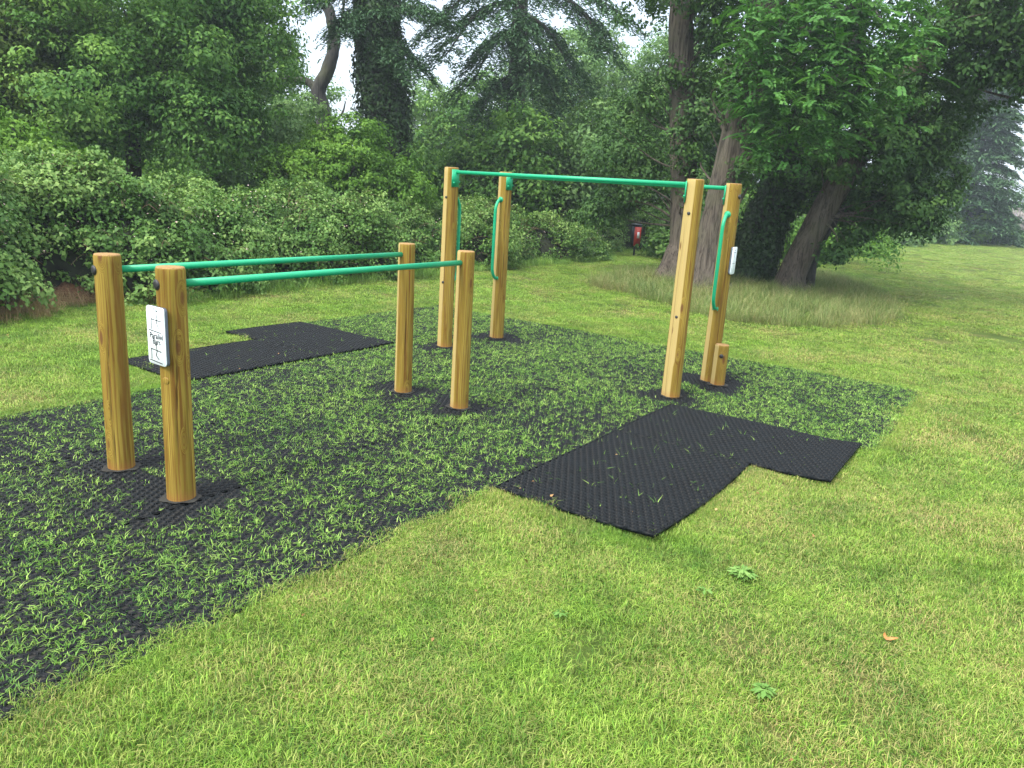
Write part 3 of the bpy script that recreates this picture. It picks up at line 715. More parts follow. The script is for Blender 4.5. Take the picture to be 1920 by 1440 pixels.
tree('laurel_bush', 'rounded bright green bush standing above the brambles, left of the tall posts', b0, [b0, at(640, 360, 16), at(640, 280, 16)], [.07, .05, .03],
     [B(640, 310, 16, 1.15, 1.1, .75), B(560, 335, 15.8, .8, .8, .6), B(735, 345, 16.6, .8, .8, .55), B(650, 260, 16.2, .75, .7, .45)], LM['bright'], .068, 74, .25, 1.7, 'bark_dark', 7, cat='bush', nlimb=6, trunk_name='stem')

# dead snag
def snag():
    b = foot(600, 22); e_ = empty('dead_tree', b, 'bare curving dead tree trunk with one crooked side branch against the sky', 'tree')
    mb = MB(); add_tube(mb, spline([b, at(604, 300, 22), at(608, 225, 22), at(597, 172, 22), at(616, 128, 22), at(627, 75, 22), at(617, 20, 22), at(606, 12, 22)], 40),
                        np.interp(np.linspace(0, 1, 40), [0, .4, .8, .95, 1], [.26, .2, .15, .13, .05]), 12, wob=.05, rng=np.random.default_rng(3))
    mb.build('trunk', M['bark_dark'], e_, b, True)
    for pts, r in (([at(597, 172, 22), at(575, 152, 22), at(545, 152, 21.9), at(515, 147, 21.8)], (.12, .05)), ([at(606, 215, 22), at(585, 190, 21.9), at(560, 178, 21.6)], (.05, .015)),
                   ([at(612, 240, 22), at(640, 215, 22), at(648, 190, 22.1)], (.05, .015)), ([at(545, 152, 21.9), at(535, 130, 21.8), at(515, 124, 21.8)], (.04, .012)), ([at(617, 30, 22), at(600, 5, 22), at(585, -20, 22)], (.06, .03)),
                   ([at(627, 90, 22), at(640, 40, 22), at(648, -20, 22)], (.04, .03))):
        m2 = MB(); add_tube(m2, spline(pts, 12), np.linspace(r[0], r[1], 12), 8); m2.build('branch', M['bark_dark'], e_, b, True)
snag()

def cloud_on_path(rng, P, rad, n, size, spread, mat, name, parent, base, aspect=.7, outward=.8):
    """leaves clinging round a limb (ivy, tufts)"""
    i = rng.integers(0, len(P)-1, n); f = rng.uniform(0, 1, n)[:, None]; c = P[i]*(1-f)+P[i+1]*f
    u = norm(rng.normal(size=(n, 3))*np.array([1, 1, .35])); r_ = np.interp(i, np.arange(len(P)), rad)
    cl = 1+.55*np.sin(c[:, 2]*4+u[:, 0]*3)*np.sin(u[:, 1]*4+c[:, 2]*2.3)
    Q = c+u*(r_+spread*cl*rng.uniform(.2, 1, n))[:, None]
    V = leaf_quads(Q, norm(u*outward+ZUP*.45+rng.normal(size=(n, 3))*.4), size, rng, aspect, .1, .35)
    return leaf_object(name, V, rng.uniform(0, 1, n), mat, parent, base)
def spray(rng, p, d, L, size, n, out):
    """drooping conifer spray: needles tufts along a hanging twig"""
    s_ = np.linspace(0, 1, n); d = norm(d)
    P = p+d*L*s_[:, None]-ZUP*(L*.38*s_**2)[:, None]; side = norm(np.cross(d, ZUP)); w = (1-s_)*L*.42+.05
    P = P+side*(rng.uniform(-1, 1, n)*w)[:, None]-ZUP*(rng.uniform(0, .28, n)*w)[:, None]
    out.append((P, norm(ZUP+rng.normal(size=(n, 3))*.45), norm(d+side*rng.normal(size=n)[:, None]*.8-ZUP*.35)))

def conifer(name, label, base, trunkpts, rad, boughs, leaf, seed, mat='conifer', bark='bark_dark', ivy=None, tw=9, cat='tree', twig=1.0, fill=26):
    """boughs: lists of points; foliage hangs in flat sprays on them"""
    rng = np.random.default_rng(seed); base = np.asarray(base, float); e_ = empty(name, base, label, cat)
    T = spline(trunkpts, 30); rr = np.interp(np.linspace(0, 1, 30), np.linspace(0, 1, len(rad)), rad)
    mb = MB(); add_tube(mb, T, rr, 16); o = []
    for bp, r_ in boughs:
        Pb = spline(bp, 12); add_tube(mb, Pb, np.linspace(r_, r_*.2, 12), 6)
        dl = norm(Pb[-1]-Pb[0]); sd_ = norm(np.cross(dl, ZUP))
        for i in range(2, 12):
            for k in range(tw):
                d = dl*rng.uniform(.2, 1)+sd_*rng.choice([-1, 1])*rng.uniform(.3, 1.1); spray(rng, Pb[i]+rng.normal(size=3)*.06, d, rng.uniform(.5, 1.0)*twig, leaf, fill, o)
    mb.build('trunk', M[bark], e_, base, True)
    if o:
        P = np.concatenate([q[0] for q in o]); nn = np.concatenate([q[1] for q in o]); td = np.concatenate([q[2] for q in o])
        V = leaf_quads(P, nn, leaf, rng, .30, .05, .15, td); leaf_object('crown', V, rng.uniform(0, 1, len(P)), LM[mat], e_, base)
    if ivy: cloud_on_path(rng, T[:ivy[2]] if len(ivy) > 2 else T, rr, ivy[0], .10, ivy[1], LM['ivy'], 'ivy', e_, base)
    return e_

# ivy-clad pine
b0 = foot(724, 19.5)
conifer('pine_tree', 'thick ivy clad trunk of a tall tree right of the dead snag', b0, [b0, at(722, 250, 19.5), at(712, 110, 19.5), at(705, 0, 19.5), at(700, -150, 19.5)], [.55, .47, .42, .36, .30],
        [([at(712, 30, 19.5), at(760, 10, 19), at(820, 30, 18.5)], .06), ([at(705, -30, 19.5), at(650, -30, 19.2), at(600, -5, 19)], .06), ([at(708, 60, 19.5), at(745, 80, 19), at(775, 120, 18.8)], .05),
         ([at(700, -60, 19.5), at(780, -70, 19), at(860, -30, 18.5)], .08), ([at(705, 20, 19.5), at(665, 20, 19), at(655, 45, 19)], .03)], .11, 8, ivy=(18000, .22), tw=9)
# cedar with drooping boughs against the sky
b0 = foot(962, 24)
def bo(a, b, c, r_=.08): return ([at(*a), at(*b), at(*c)], r_)
conifer('cedar_tree', 'dark cedar with long drooping boughs against the sky above the pull-up bars', b0, [b0, at(966, 220, 24), at(972, 90, 24), at(976, 0, 24), at(980, -150, 24)], [.34, .28, .25, .22, .18],
        [bo((975, 0, 24), (900, 20, 22.5), (835, 105, 21)), bo((976, -40, 24), (900, -30, 23), (800, 60, 22)), bo((975, 20, 24), (1030, 60, 23), (1080, 150, 22)),
         bo((976, -60, 24), (1060, -40, 23), (1170, 30, 22)), bo((972, 60, 24), (930, 70, 23), (890, 150, 22.5)), bo((970, 130, 24), (1010, 120, 23), (1045, 190, 22.5)),
         bo((976, -30, 24), (1080, 10, 22.5), (1130, 90, 22)), bo((976, 30, 24), (985, 50, 23), (1000, 200, 22)), bo((970, 140, 24), (930, 160, 23.5), (880, 250, 23)), bo((976, -80, 24), (980, -50, 21), (960, 60, 20)),
         bo((976, -80, 24), (860, -60, 22), (740, 0, 21))], .13, 9, tw=11, twig=1.2, fill=28)

# woodland behind: individual trees
wood = [(800, 32, 160, 2.6, 3.0, 'wood'), (690, 33, 285, 2.8, 2.4, 'wood'), (870, 30, 150, 2.0, 2.8, 'oak'), (960, 34, 115, 2.6, 3.4, 'wood'), (1050, 30, 95, 2.4, 3.4, 'wood'),
        (1130, 32, 70, 2.3, 4.0, 'wood'), (1205, 31, 90, 2.3, 4.0, 'wood'), (1290, 33, 80, 2.6, 4.2, 'oak'), (1380, 33, 110, 2.8, 4.0, 'wood'), (600, 31, 265, 2.2, 2.2, 'wood'),
        (520, 29, 120, 2.4, 3.4, 'oak'), (420, 27, 40, 2.6, 3.8, 'wood'), (300, 25, 0, 2.8, 4, 'oak'), (160, 24, 0, 2.8, 4, 'oak'), (20, 22, 0, 3, 4, 'oak'), (1480, 34, 150, 2.8, 3.6, 'oak'), (865, 22, 215, 1.7, 2, 'oak'), (985, 21, 205, 1.6, 2, 'oak'), (1090, 22, 190, 1.7, 2, 'wood'), (1165, 27.5, 190, 1.6, 2, 'oak'), (770, 22, 290, 1.4, 2, 'oak')]
wlab = ['pale green tree just left of the tall left posts, crown open to the sky', 'low pale tree behind the ivy clad trunk', 'rounded tree crown behind the left end of the pull-up bar', 'hazy green tree directly behind the drooping cedar',
        'tall pale green tree right of the drooping cedar', 'loose pale tree whose top meets the sky near the cedar tips', 'light green tree behind the red bin, tallest in its row', 'tree behind the two straight grey trunks', 'pale woodland tree behind the leaning grey trunks',
        'low pale tree behind the dead snag', 'tree behind the right side of the big oak', 'woodland tree behind the crown of the big oak', 'woodland tree directly behind the slim oak trunk', 'woodland tree left of the slim oak trunk, in deep shade', 'woodland tree in the far left corner behind the brambles', 'dark woodland tree seen beneath the feathery boughs',
        'nearer rounded tree just above the left end of the pull-up bar', 'nearer tree hiding the foot of the drooping cedar', 'nearer light green tree right of the cedar foot, above the middle of the pull-up bar', 'nearer tree standing just behind the red bin', 'low tree between the ivy clad trunk and the tall left posts']
for i, (px, D, top, w, h, m) in enumerate(wood):
    zt = at(px, top, D)[2]; b0 = foot(px, D); x, y = b0[0], b0[1]; rng = np.random.default_rng(100+i)
    bl = []
    nb = 5
    for k in range(nb):
        a = rng.uniform(0, 6.28); rr = rng.uniform(.2, .6)*w*.8; zz = zt-.9-(k/nb)*(zt-1.6)
        bl.append(((x+math.cos(a)*rr, y+math.sin(a)*rr, max(.9, zz)), (w*.7, w*.7, max(.9, min(1.4, zt*.26)))))
    tree('woodland_tree', wlab[i], b0, [b0, (x+.1, y, zt*.5), (x, y+.1, zt*.9)], [.16, .11, .04], bl, LM[m], .12, 52, .42, 1.35, 'bark_dark', 200+i, group='woodland trees behind the brambles', nlimb=6)
# shaded undergrowth between the brambles and the woodland
def undergrowth():
    rng = np.random.default_rng(9); n = 1700; px = rng.uniform(-250, 1700, n); D = rng.uniform(15.5, 27, n)
    Cn = np.array([at(a, 400, d) for a, d in zip(px, D)]); Cn[:, 2] = rng.uniform(.2, 2.3, n)*(1+.3*np.sin(px*.02))
    ok = (Cn[:, 0] < -9.2) | (Cn[:, 1] > 17.5); Cn = Cn[ok]
    V, r_ = clump_leaves(rng, Cn, norm(rng.normal(size=(len(Cn), 3))+ZUP), .42, 44, .11, .8)
    o = leaf_object('undergrowth', V, r_, LM['oak'], None, (-12, 10, 0)); tag(o, 'dense shaded undergrowth filling the wood edge behind the brambles', 'undergrowth', kind='stuff')
undergrowth()

# trunk cluster on the right
def flare(k, ph):
    return lambda a, f: 1+(.10+.35*math.exp(-f*22))*np.sin(a*k+ph)*.6+.05*np.sin(a*9+ph*2)+.3*math.exp(-f*25)
def cloudtree(*a, **k): return tree(*a, **k)
b1_ = tuple(at(1262, 528, 16.3)*np.array([1, 1, 0]))
tree('straight_trunk_tree', 'straight grey trunk, leftmost of the cluster behind the right pull-up posts', b1_,
     [b1_, at(1272, 480, 16.3), at(1281, 440, 16.3), at(1280, 250, 16.3), at(1276, 60, 16.3), at(1278, 0, 16.3), at(1280, -150, 16.3)], [.40, .30, .28, .26, .235, .22, .18],
     [B(1215, 330, 17, .9, .9, .62), B(1190, 220, 17.5, .75, .75, .5), B(1150, 375, 17.6, .6, .6, .3), B(1290, -90, 16.3, 2.0, 2, 1.2), B(1235, 175, 16.6, .45, .45, .35), B(1340, 110, 16.8, .6, .7, 1.0), B(1170, 290, 16.6, .8, .8, .6), B(1130, 390, 17.2, .6, .6, .3), B(1345, 40, 15.8, .45, .5, .5), B(1288, 262, 15.7, .34, .34, .28), B(1262, 130, 15.9, .3, .3, .25), B(1330, 380, 15.2, .3, .25, .3)],
     LM['dark'], .08, 54, .28, 1.35, 'bark', 61, lobes=flare(5, 1), limb_r=.035, nlimb=3)
b2_ = tuple(at(1322, 548, 14.8)*np.array([1, 1, 0]))
tree('leaning_trunk_tree', 'broad pale trunk leaning right, second from the left in the cluster', b2_,
     [b2_, at(1328, 490, 14.8), at(1340, 430, 14.8), at(1376, 280, 14.8), at(1408, 140, 14.7), at(1440, 0, 14.6), at(1470, -140, 14.6)], [.40, .31, .29, .285, .28, .27, .20],
     [B(1480, -70, 14.4, 1.7, 1.7, .9), B(1330, 200, 15.6, .55, .55, .8), B(1310, 330, 15.8, .55, .5, .5), B(1400, 60, 14.0, .35, .35, .35), B(1440, 230, 14.1, .35, .3, .3), B(1400, 320, 14.3, .25, .25, .2), B(1370, 150, 14.2, .3, .3, .35), B(1450, 140, 13.9, .35, .35, .4)], LM['dark'], .085, 46, .28, 1.3, 'bark', 62, lobes=flare(6, 2), limb_r=.05)
b3_ = tuple(at(1405, 533, 16.6)*np.array([1, 1, 0]))
t3 = tree('ivy_trunk_tree', 'dark trunk smothered in ivy between the pale leaning trunks', b3_,
     [b3_, at(1410, 490, 16.6), at(1425, 440, 16.6), at(1480, 330, 16.6), at(1540, 220, 16.6), at(1600, 60, 16.6), at(1620, -100, 16.6)], [.42, .36, .34, .34, .30, .25, .15],
     [B(1500, 300, 16.8, 1.2, 1.2, 1.0), B(1620, 330, 16.8, 1.3, 1.3, .9), B(1600, 160, 17, 1.5, 1.5, 1.2), B(1480, 130, 16.8, .9, 1, 1.2), B(1730, 200, 17, 1.0, 1.2, 1.1), B(1450, 400, 17.2, .45, .5, .4), B(1690, 20, 17, 1.4, 1.6, 1.3), B(1540, -40, 17, 1.3, 1.4, 1.1)],
     LM['dark'], .085, 52, .30, 1.45, 'bark_dark', 63, limb_r=.05, nlimb=3)
P3 = spline([b3_, at(1410, 490, 16.6), at(1425, 440, 16.6), at(1480, 330, 16.6), at(1540, 220, 16.6)], 30)
cloud_on_path(np.random.default_rng(4), P3, np.linspace(.38, .3, 30), 15000, .085, .22, LM['ivy'], 'ivy', t3, b3_)
b4_ = tuple(at(1480, 556, 15.6)*np.array([1, 1, 0]))
t4 = tree('far_leaning_tree', 'trunk leaning strongly right, rightmost of the cluster, its dark boughs hanging over the lawn', b4_,
     [b4_, at(1484, 520, 15.6), at(1510, 462, 15.6), at(1570, 350, 15.6), at(1640, 240, 15.4), at(1720, 130, 15.2), at(1810, 0, 15), at(1870, -90, 14.8)], [.37, .27, .24, .23, .22, .21, .19, .14],
     [B(1620, 400, 16.4, .75, .7, .45), B(1680, 370, 15.6, 1.0, 1.0, .6), B(1750, 330, 15.8, .7, .7, .7), B(1690, 260, 15.4, 1.0, 1.0, .7), B(1565, 470, 14.8, .28, .28, .15), B(1600, 440, 15.2, .3, .3, .15), B(1610, 270, 14.8, .9, .8, .7), B(1770, 200, 15.6, .7, .8, .6), B(1710, 415, 15.4, .5, .5, .22), B(1690, 170, 14.6, .55, .5, .4), B(1760, 90, 14.4, .5, .5, .4)],
     LM['dark'], .085, 52, .28, 1.5, 'bark', 64, lobes=flare(5, 4), limb_r=.03, nlimb=2)
# dark crown entering at the top right
b5_ = foot(2080, 14)
tree('overhanging_oak', 'dark crown reaching in from outside at the upper right corner', b5_, [b5_, at(2085, 250, 14), at(2070, 60, 14), at(2050, -80, 14)], [.35, .3, .26, .2],
     [B(1880, 70, 14, .75, .8, .8), B(1840, 10, 14, .9, .9, .7), B(1930, 130, 14, .5, .6, .5), B(1960, -10, 14, 1.5), B(2080, 100, 14, 1.1), B(1830, 130, 14.3, .5, .5, .35)], LM['dark'], .085, 50, .27, 1.35, 'bark', 65, limb_r=.05)

# feathery tree in front of the cluster
def feathery():
    rng = np.random.default_rng(12); b = tuple(at(1530, 520, 13.9)*np.array([1, 1, 0])); b = (b1x, b1y, 0) if False else b
    root = np.asarray(b4_); e_ = empty('feathery_tree', b4_, 'bright feathery pinnate foliage hanging in front of the trunk cluster', 'tree')
    mb = MB(); st = at(1640, 240, 15.4); start = at(1560, 365, 15.6)
    low = spline([b4_+np.array([.0, .35, 0]) if False else np.asarray(b4_)+np.array([.28, .30, 0]), at(1530, 470, 15.9), at(1590, 350, 15.9), at(1610, 100, 14.8), at(1600, -60, 14)], 24)
    add_tube(mb, low, np.linspace(.11, .06, 24), 10)
    tips = []
    spec = [(1410, 190, 13), (1455, 60, 12.6), (1520, 190, 12.3), (1620, 10, 12.4), (1665, 90, 12.5), (1720, 60, 12.8), (1570, 250, 12.5), (1450, 285, 12.9), (1620, 180, 12.5), (1540, 60, 12.3), (1475, 150, 12.5), (1440, 30, 12.8), (1500, 70, 12.5), (1560, 30, 12.4), (1620, 50, 12.5), (1680, 40, 12.7), (1430, 150, 12.8), (1480, 190, 12.5), (1540, 150, 12.3), (1600, 130, 12.3), (1650, 160, 12.6),
            (1700, 120, 12.8), (1430, 235, 12.9), (1470, 260, 12.8), (1530, 230, 12.4), (1490, 120, 12.6), (1580, 200, 12.4), (1410, 90, 13), (1640, 100, 12.4), (1550, 90, 12.3), (1500, 10, 12.6), (1590, -20, 12.4), (1700, -10, 12.8), (1400, 20, 13.2), (1655, 215, 12.8)]
    PP, NN, TT = [], [], []
    for (px, py, D) in spec:
        g = at(px, py, D); s_ = low[rng.integers(14, 24)]; Pl = spline([s_, (s_+g)/2+ZUP*.35, g], 9); add_tube(mb, Pl, np.linspace(.022, .006, 9), 5)
        for k in range(24):        # fronds
            p0 = g+rng.normal(size=3)*np.array([.24, .24, .12]); d = norm(rng.normal(size=3)*np.array([1, 1, .15])+np.array([.35, -.75, -.1])); L = rng.uniform(.20, .36); n = 14
            s2 = np.linspace(.08, 1, n); R_ = p0+d*L*s2[:, None]-ZUP*(L*.32*s2**2)[:, None]; sd_ = norm(np.cross(d, ZUP)); nr = norm(ZUP+d*.25+rng.normal(size=3)*.2)
            for sg in (-1, 1):
                td = norm(sd_*sg+d*.35-ZUP*.15)
                PP.append(R_+td*.034); NN.append(np.tile(nr, (n, 1))+rng.normal(size=(n, 3))*.12); TT.append(np.tile(td, (n, 1)))
    P, Nn, T_ = np.concatenate(PP), norm(np.concatenate(NN)), np.concatenate(TT)
    mb.build('trunk', M['bark_dark'], e_, b4_, True)
    G = np.array([at(*q) for q in spec]); G = np.concatenate([G+rng.normal(size=G.shape)*.22 for _ in range(4)]); Vc, rc_ = clump_leaves(rng, G, norm(rng.normal(size=G.shape)+ZUP), .24, 46, .07, .5, .5)
    leaf_object('leaf_clusters', Vc, rc_, LM['locust'], e_, b4_)
    V = leaf_quads(P, Nn, .066, rng, .50, .05, .12, T_); leaf_object('crown', V, np.clip(np.repeat(rng.uniform(0, 1, len(PP)//2), 28)*.6+rng.uniform(0, .4, len(P)), 0, 1), LM['locust'], e_, b4_)
feathery()

# far end of the field
def far_conifer(name, label, px, D, ztop, w, seed, lean=0):
    b = foot(px, D); x, y = b[0], b[1]; rng = np.random.default_rng(seed); bs = []
    k = 15
    for i in range(k):
        z = .7+(ztop-1.0)*i/(k-1); L = w*(1-.72*(i/(k-1))**1.3)*rng.uniform(.75, 1.15)
        for j in range(7):
            a = rng.uniform(0, 6.28); d = np.array([math.cos(a), math.sin(a), 0]); s_ = np.array([x, y, z])
            bs.append(([s_, s_+d*L*.55+ZUP*.15, s_+d*L-ZUP*.25], .05))
    conifer(name, label, b, [b, (x, y, ztop*.5), (x+lean, y, ztop)], [.35, .25, .05], bs, .30, seed, tw=4, twig=1.3, fill=10)
far_conifer('cedar_tree', 'tall bluish cedar with layered boughs at the far right of the field', 1812, 50, 10.5, 3.1, 71)
far_conifer('cedar_tree', 'dark broad cedar, lower and right of the tall bluish one', 1850, 53, 3.4, 1.6, 72)
far_conifer('cedar_tree', 'second tall cedar behind the hanging boughs, left of the bluish one', 1740, 54, 9.0, 2.8, 73)
b0 = foot(1925, 68)
tree('far_tree', 'small pale tree showing above the board fence', b0, [b0, (b0[0], b0[1], 3), (b0[0], b0[1], 4.5)], [.2, .15, .08], [((b0[0], b0[1], 3.6), (1.9, 1.8, 1.5))], LM['wood'], .25, 30, .6, 1.2, 'bark_dark', 81)
bush = [(1500, 432, 25, 1.1, .8, 'bright', 'leafy green bush behind the ivy clad trunk'), (1590, 438, 30, 1.5, .9, 'bright', 'light green bush at the left end of the far field edge'), (1660, 425, 42, 1.9, 1.5, 'wood', 'pale bush on the field edge below the hanging boughs'),
        (1720, 424, 47, 1.9, 1.5, 'wood', 'middle pale bush of the row along the far field edge'), (1785, 433, 50, 1.9, 1.5, 'bright', 'rounded yellowish bush in front of the far cedars'), (1850, 445, 53, 1.6, .9, 'oak', 'dark low bush beside the board fence'),
        (1258, 425, 22, .75, .6, 'bramble', 'low bush right of the red bin, behind the straight trunk'), (1400, 425, 26, 1.3, .9, 'bright', 'sunlit bush seen between the leaning trunks'), (1903, 450, 54, .9, .6, 'oak', 'dark shrub in front of the board fence')]
for i, (px, py, D, w, h, m, lab) in enumerate(bush):
    c = at(px, py, D); b0 = (c[0], c[1], 0); hz = h*.9
    tree('field_bush', lab, b0, [b0, (c[0], c[1], .4), (c[0], c[1], .9)], [.05, .04, .02], [((c[0], c[1], hz*.75), (w, w, hz)), ((c[0]+w*.5, c[1]-.3*w, hz*.5), (w*.6, w*.6, hz*.6))], LM[m], .06+D*.003, 34, .2+D*.006, 1.35, 'bark_dark', 90+i, group='bushes round the field', cat='bush', nlimb=3, trunk_name='stem')

# ------------------------------------------------------------------ mound of litter by the hedge
def mound():
    c = at(150, 560, 9.3); cx, cy = c[0]-.22, c[1]+.12; rng = np.random.default_rng(2); a, b = 40, 14; V = []
    for i in range(b):
        r_ = i/(b-1)
        for j in range(a):
            t_ = j*2*math.pi/a; h = .27*(math.cos(r_*math.pi)*.5+.5)*(1+.15*math.sin(3*t_)+.1*rng.normal()*r_*(1-r_)*2); V.append((cx+math.cos(t_)*r_*.5, cy+math.sin(t_)*r_*.62, h-.01))
    F = [(i*a+j, i*a+(j+1) % a, (i+1)*a+(j+1) % a, (i+1)*a+j) for i in range(b-1) for j in range(a)]
    tag(MB().add(V, F).build('litter_mound', M['mound'], base=(cx, cy, 0), smooth=True), 'low reddish brown mound of dead leaves and soil at the foot of the brambles', 'mound')
mound()

# ------------------------------------------------------------------ grass tufts
TC = {}
def tufts(key, mat, nvar, nblade, rad, hmin, hmax, wid, bend, seed, lean=0.35):
    col = bpy.data.collections.new('tufts_'+key); rng = np.random.default_rng(seed)
    for v_ in range(nvar):
        n = nblade; a = rng.uniform(0, 6.28, n); r_ = rad*np.sqrt(rng.uniform(0, 1, n)); P = np.stack([np.cos(a)*r_, np.sin(a)*r_, np.zeros(n)], 1)
        h = rng.uniform(hmin, hmax, n)[:, None]; d = rng.uniform(0, 6.28, n); D = np.stack([np.cos(d), np.sin(d), np.zeros(n)], 1)
        ln = (rng.uniform(.1, 1, n)*lean)[:, None]; bn = (rng.uniform(.2, 1, n)*bend)[:, None]; S = np.stack([-D[:, 1], D[:, 0], D[:, 2]], 1); w = (wid*rng.uniform(.6, 1.3, n))[:, None]
        m1 = P+D*h*ln*.5+ZUP*h*.55; tp = P+D*h*(ln+bn)+ZUP*h*(1-.45*bn)
        V = np.stack([P-S*w*.5-ZUP*.004, P+S*w*.5-ZUP*.004, m1+S*w*.42, m1-S*w*.42, tp], 1).reshape(-1, 3)
        k = np.arange(n)[:, None]*5; li = np.concatenate([k+np.array([0, 1, 2, 3]), k+np.array([3, 2, 4])], 1).ravel()
        me_o = raw_mesh('tuft', V, li, np.tile([4, 3], n), mat); C.objects.unlink(me_o); col.objects.link(me_o)
        at_ = me_o.data.attributes.new('rnd', 'FLOAT', 'FACE'); at_.data.foreach_set('value', np.repeat(rng.uniform(0, 1, n), 2).astype(np.float32))
        ah = me_o.data.attributes.new('hgt', 'FLOAT', 'POINT'); ah.data.foreach_set('value', np.tile([0, 0, .6, .6, 1], n).astype(np.float32))
    TC[key] = col; return col
def scatter(name, P, scl, col, label, cat, nvar, seed, tilt=.08, mat=None):
    rng = np.random.default_rng(seed); n = len(P)
    me = bpy.data.meshes.new(name); me.vertices.add(n); me.vertices.foreach_set('co', np.ascontiguousarray(P, np.float32).ravel())
    def attr(nm, ty, a): q = me.attributes.new(nm, ty, 'POINT'); q.data.foreach_set('vector' if ty == 'FLOAT_VECTOR' else 'value', a.ravel())
    rot = np.stack([rng.normal(size=n)*tilt, rng.normal(size=n)*tilt, rng.uniform(0, 6.28, n)], 1).astype(np.float32)
    attr('rot', 'FLOAT_VECTOR', rot); attr('scl', 'FLOAT_VECTOR', (np.stack([scl, scl, scl], 1) if np.ndim(scl) == 1 else scl).astype(np.float32)); attr('idx', 'INT', rng.integers(0, nvar, n).astype(np.int32))
    o = bpy.data.objects.new(name, me); C.objects.link(o); tag(o, label, cat, kind='stuff')
    ng = bpy.data.node_groups.new(name+'_scatter', 'GeometryNodeTree')
    ng.interface.new_socket('Geometry', in_out='INPUT', socket_type='NodeSocketGeometry'); ng.interface.new_socket('Geometry', in_out='OUTPUT', socket_type='NodeSocketGeometry')
    gi = ng.nodes.new('NodeGroupInput'); go = ng.nodes.new('NodeGroupOutput'); ip = ng.nodes.new('GeometryNodeInstanceOnPoints')
    ci = ng.nodes.new('GeometryNodeCollectionInfo'); ci.inputs['Collection'].default_value = col; ci.inputs['Separate Children'].default_value = True; ci.inputs['Reset Children'].default_value = True
    def na(nm, ty): q = ng.nodes.new('GeometryNodeInputNamedAttribute'); q.data_type = ty; q.inputs[0].default_value = nm; return q.outputs[0]
    L = ng.links.new
    L(gi.outputs[0], ip.inputs['Points']); L(ci.outputs[0], ip.inputs['Instance']); ip.inputs['Pick Instance'].default_value = True
    L(na('idx', 'INT'), ip.inputs['Instance Index']); L(na('scl', 'FLOAT_VECTOR'), ip.inputs['Scale'])
    er = ng.nodes.new('FunctionNodeEulerToRotation'); L(na('rot', 'FLOAT_VECTOR'), er.inputs[0]); L(er.outputs[0], ip.inputs['Rotation'])
    L(ip.outputs[0], go.inputs[0])
    md = o.modifiers.new('scatter', 'NODES'); md.node_group = ng
    return o
def wedge(rng, n, d0, d1, half=44):
    """random ground points in the view with a margin, between distances d0 and d1"""
    A = (d1**2-d0**2)*R(half)*(1.1 if half > 44 else 1.257); n = int(A*n); D = np.sqrt(rng.uniform(d0**2, d1**2, n)); a = rng.uniform(-R(half), R(half), n)
    P = CAM+RX*(np.sin(a)*D)[:, None]+FY*(np.cos(a)*D)[:, None]; P[:, 2] = 0; return P
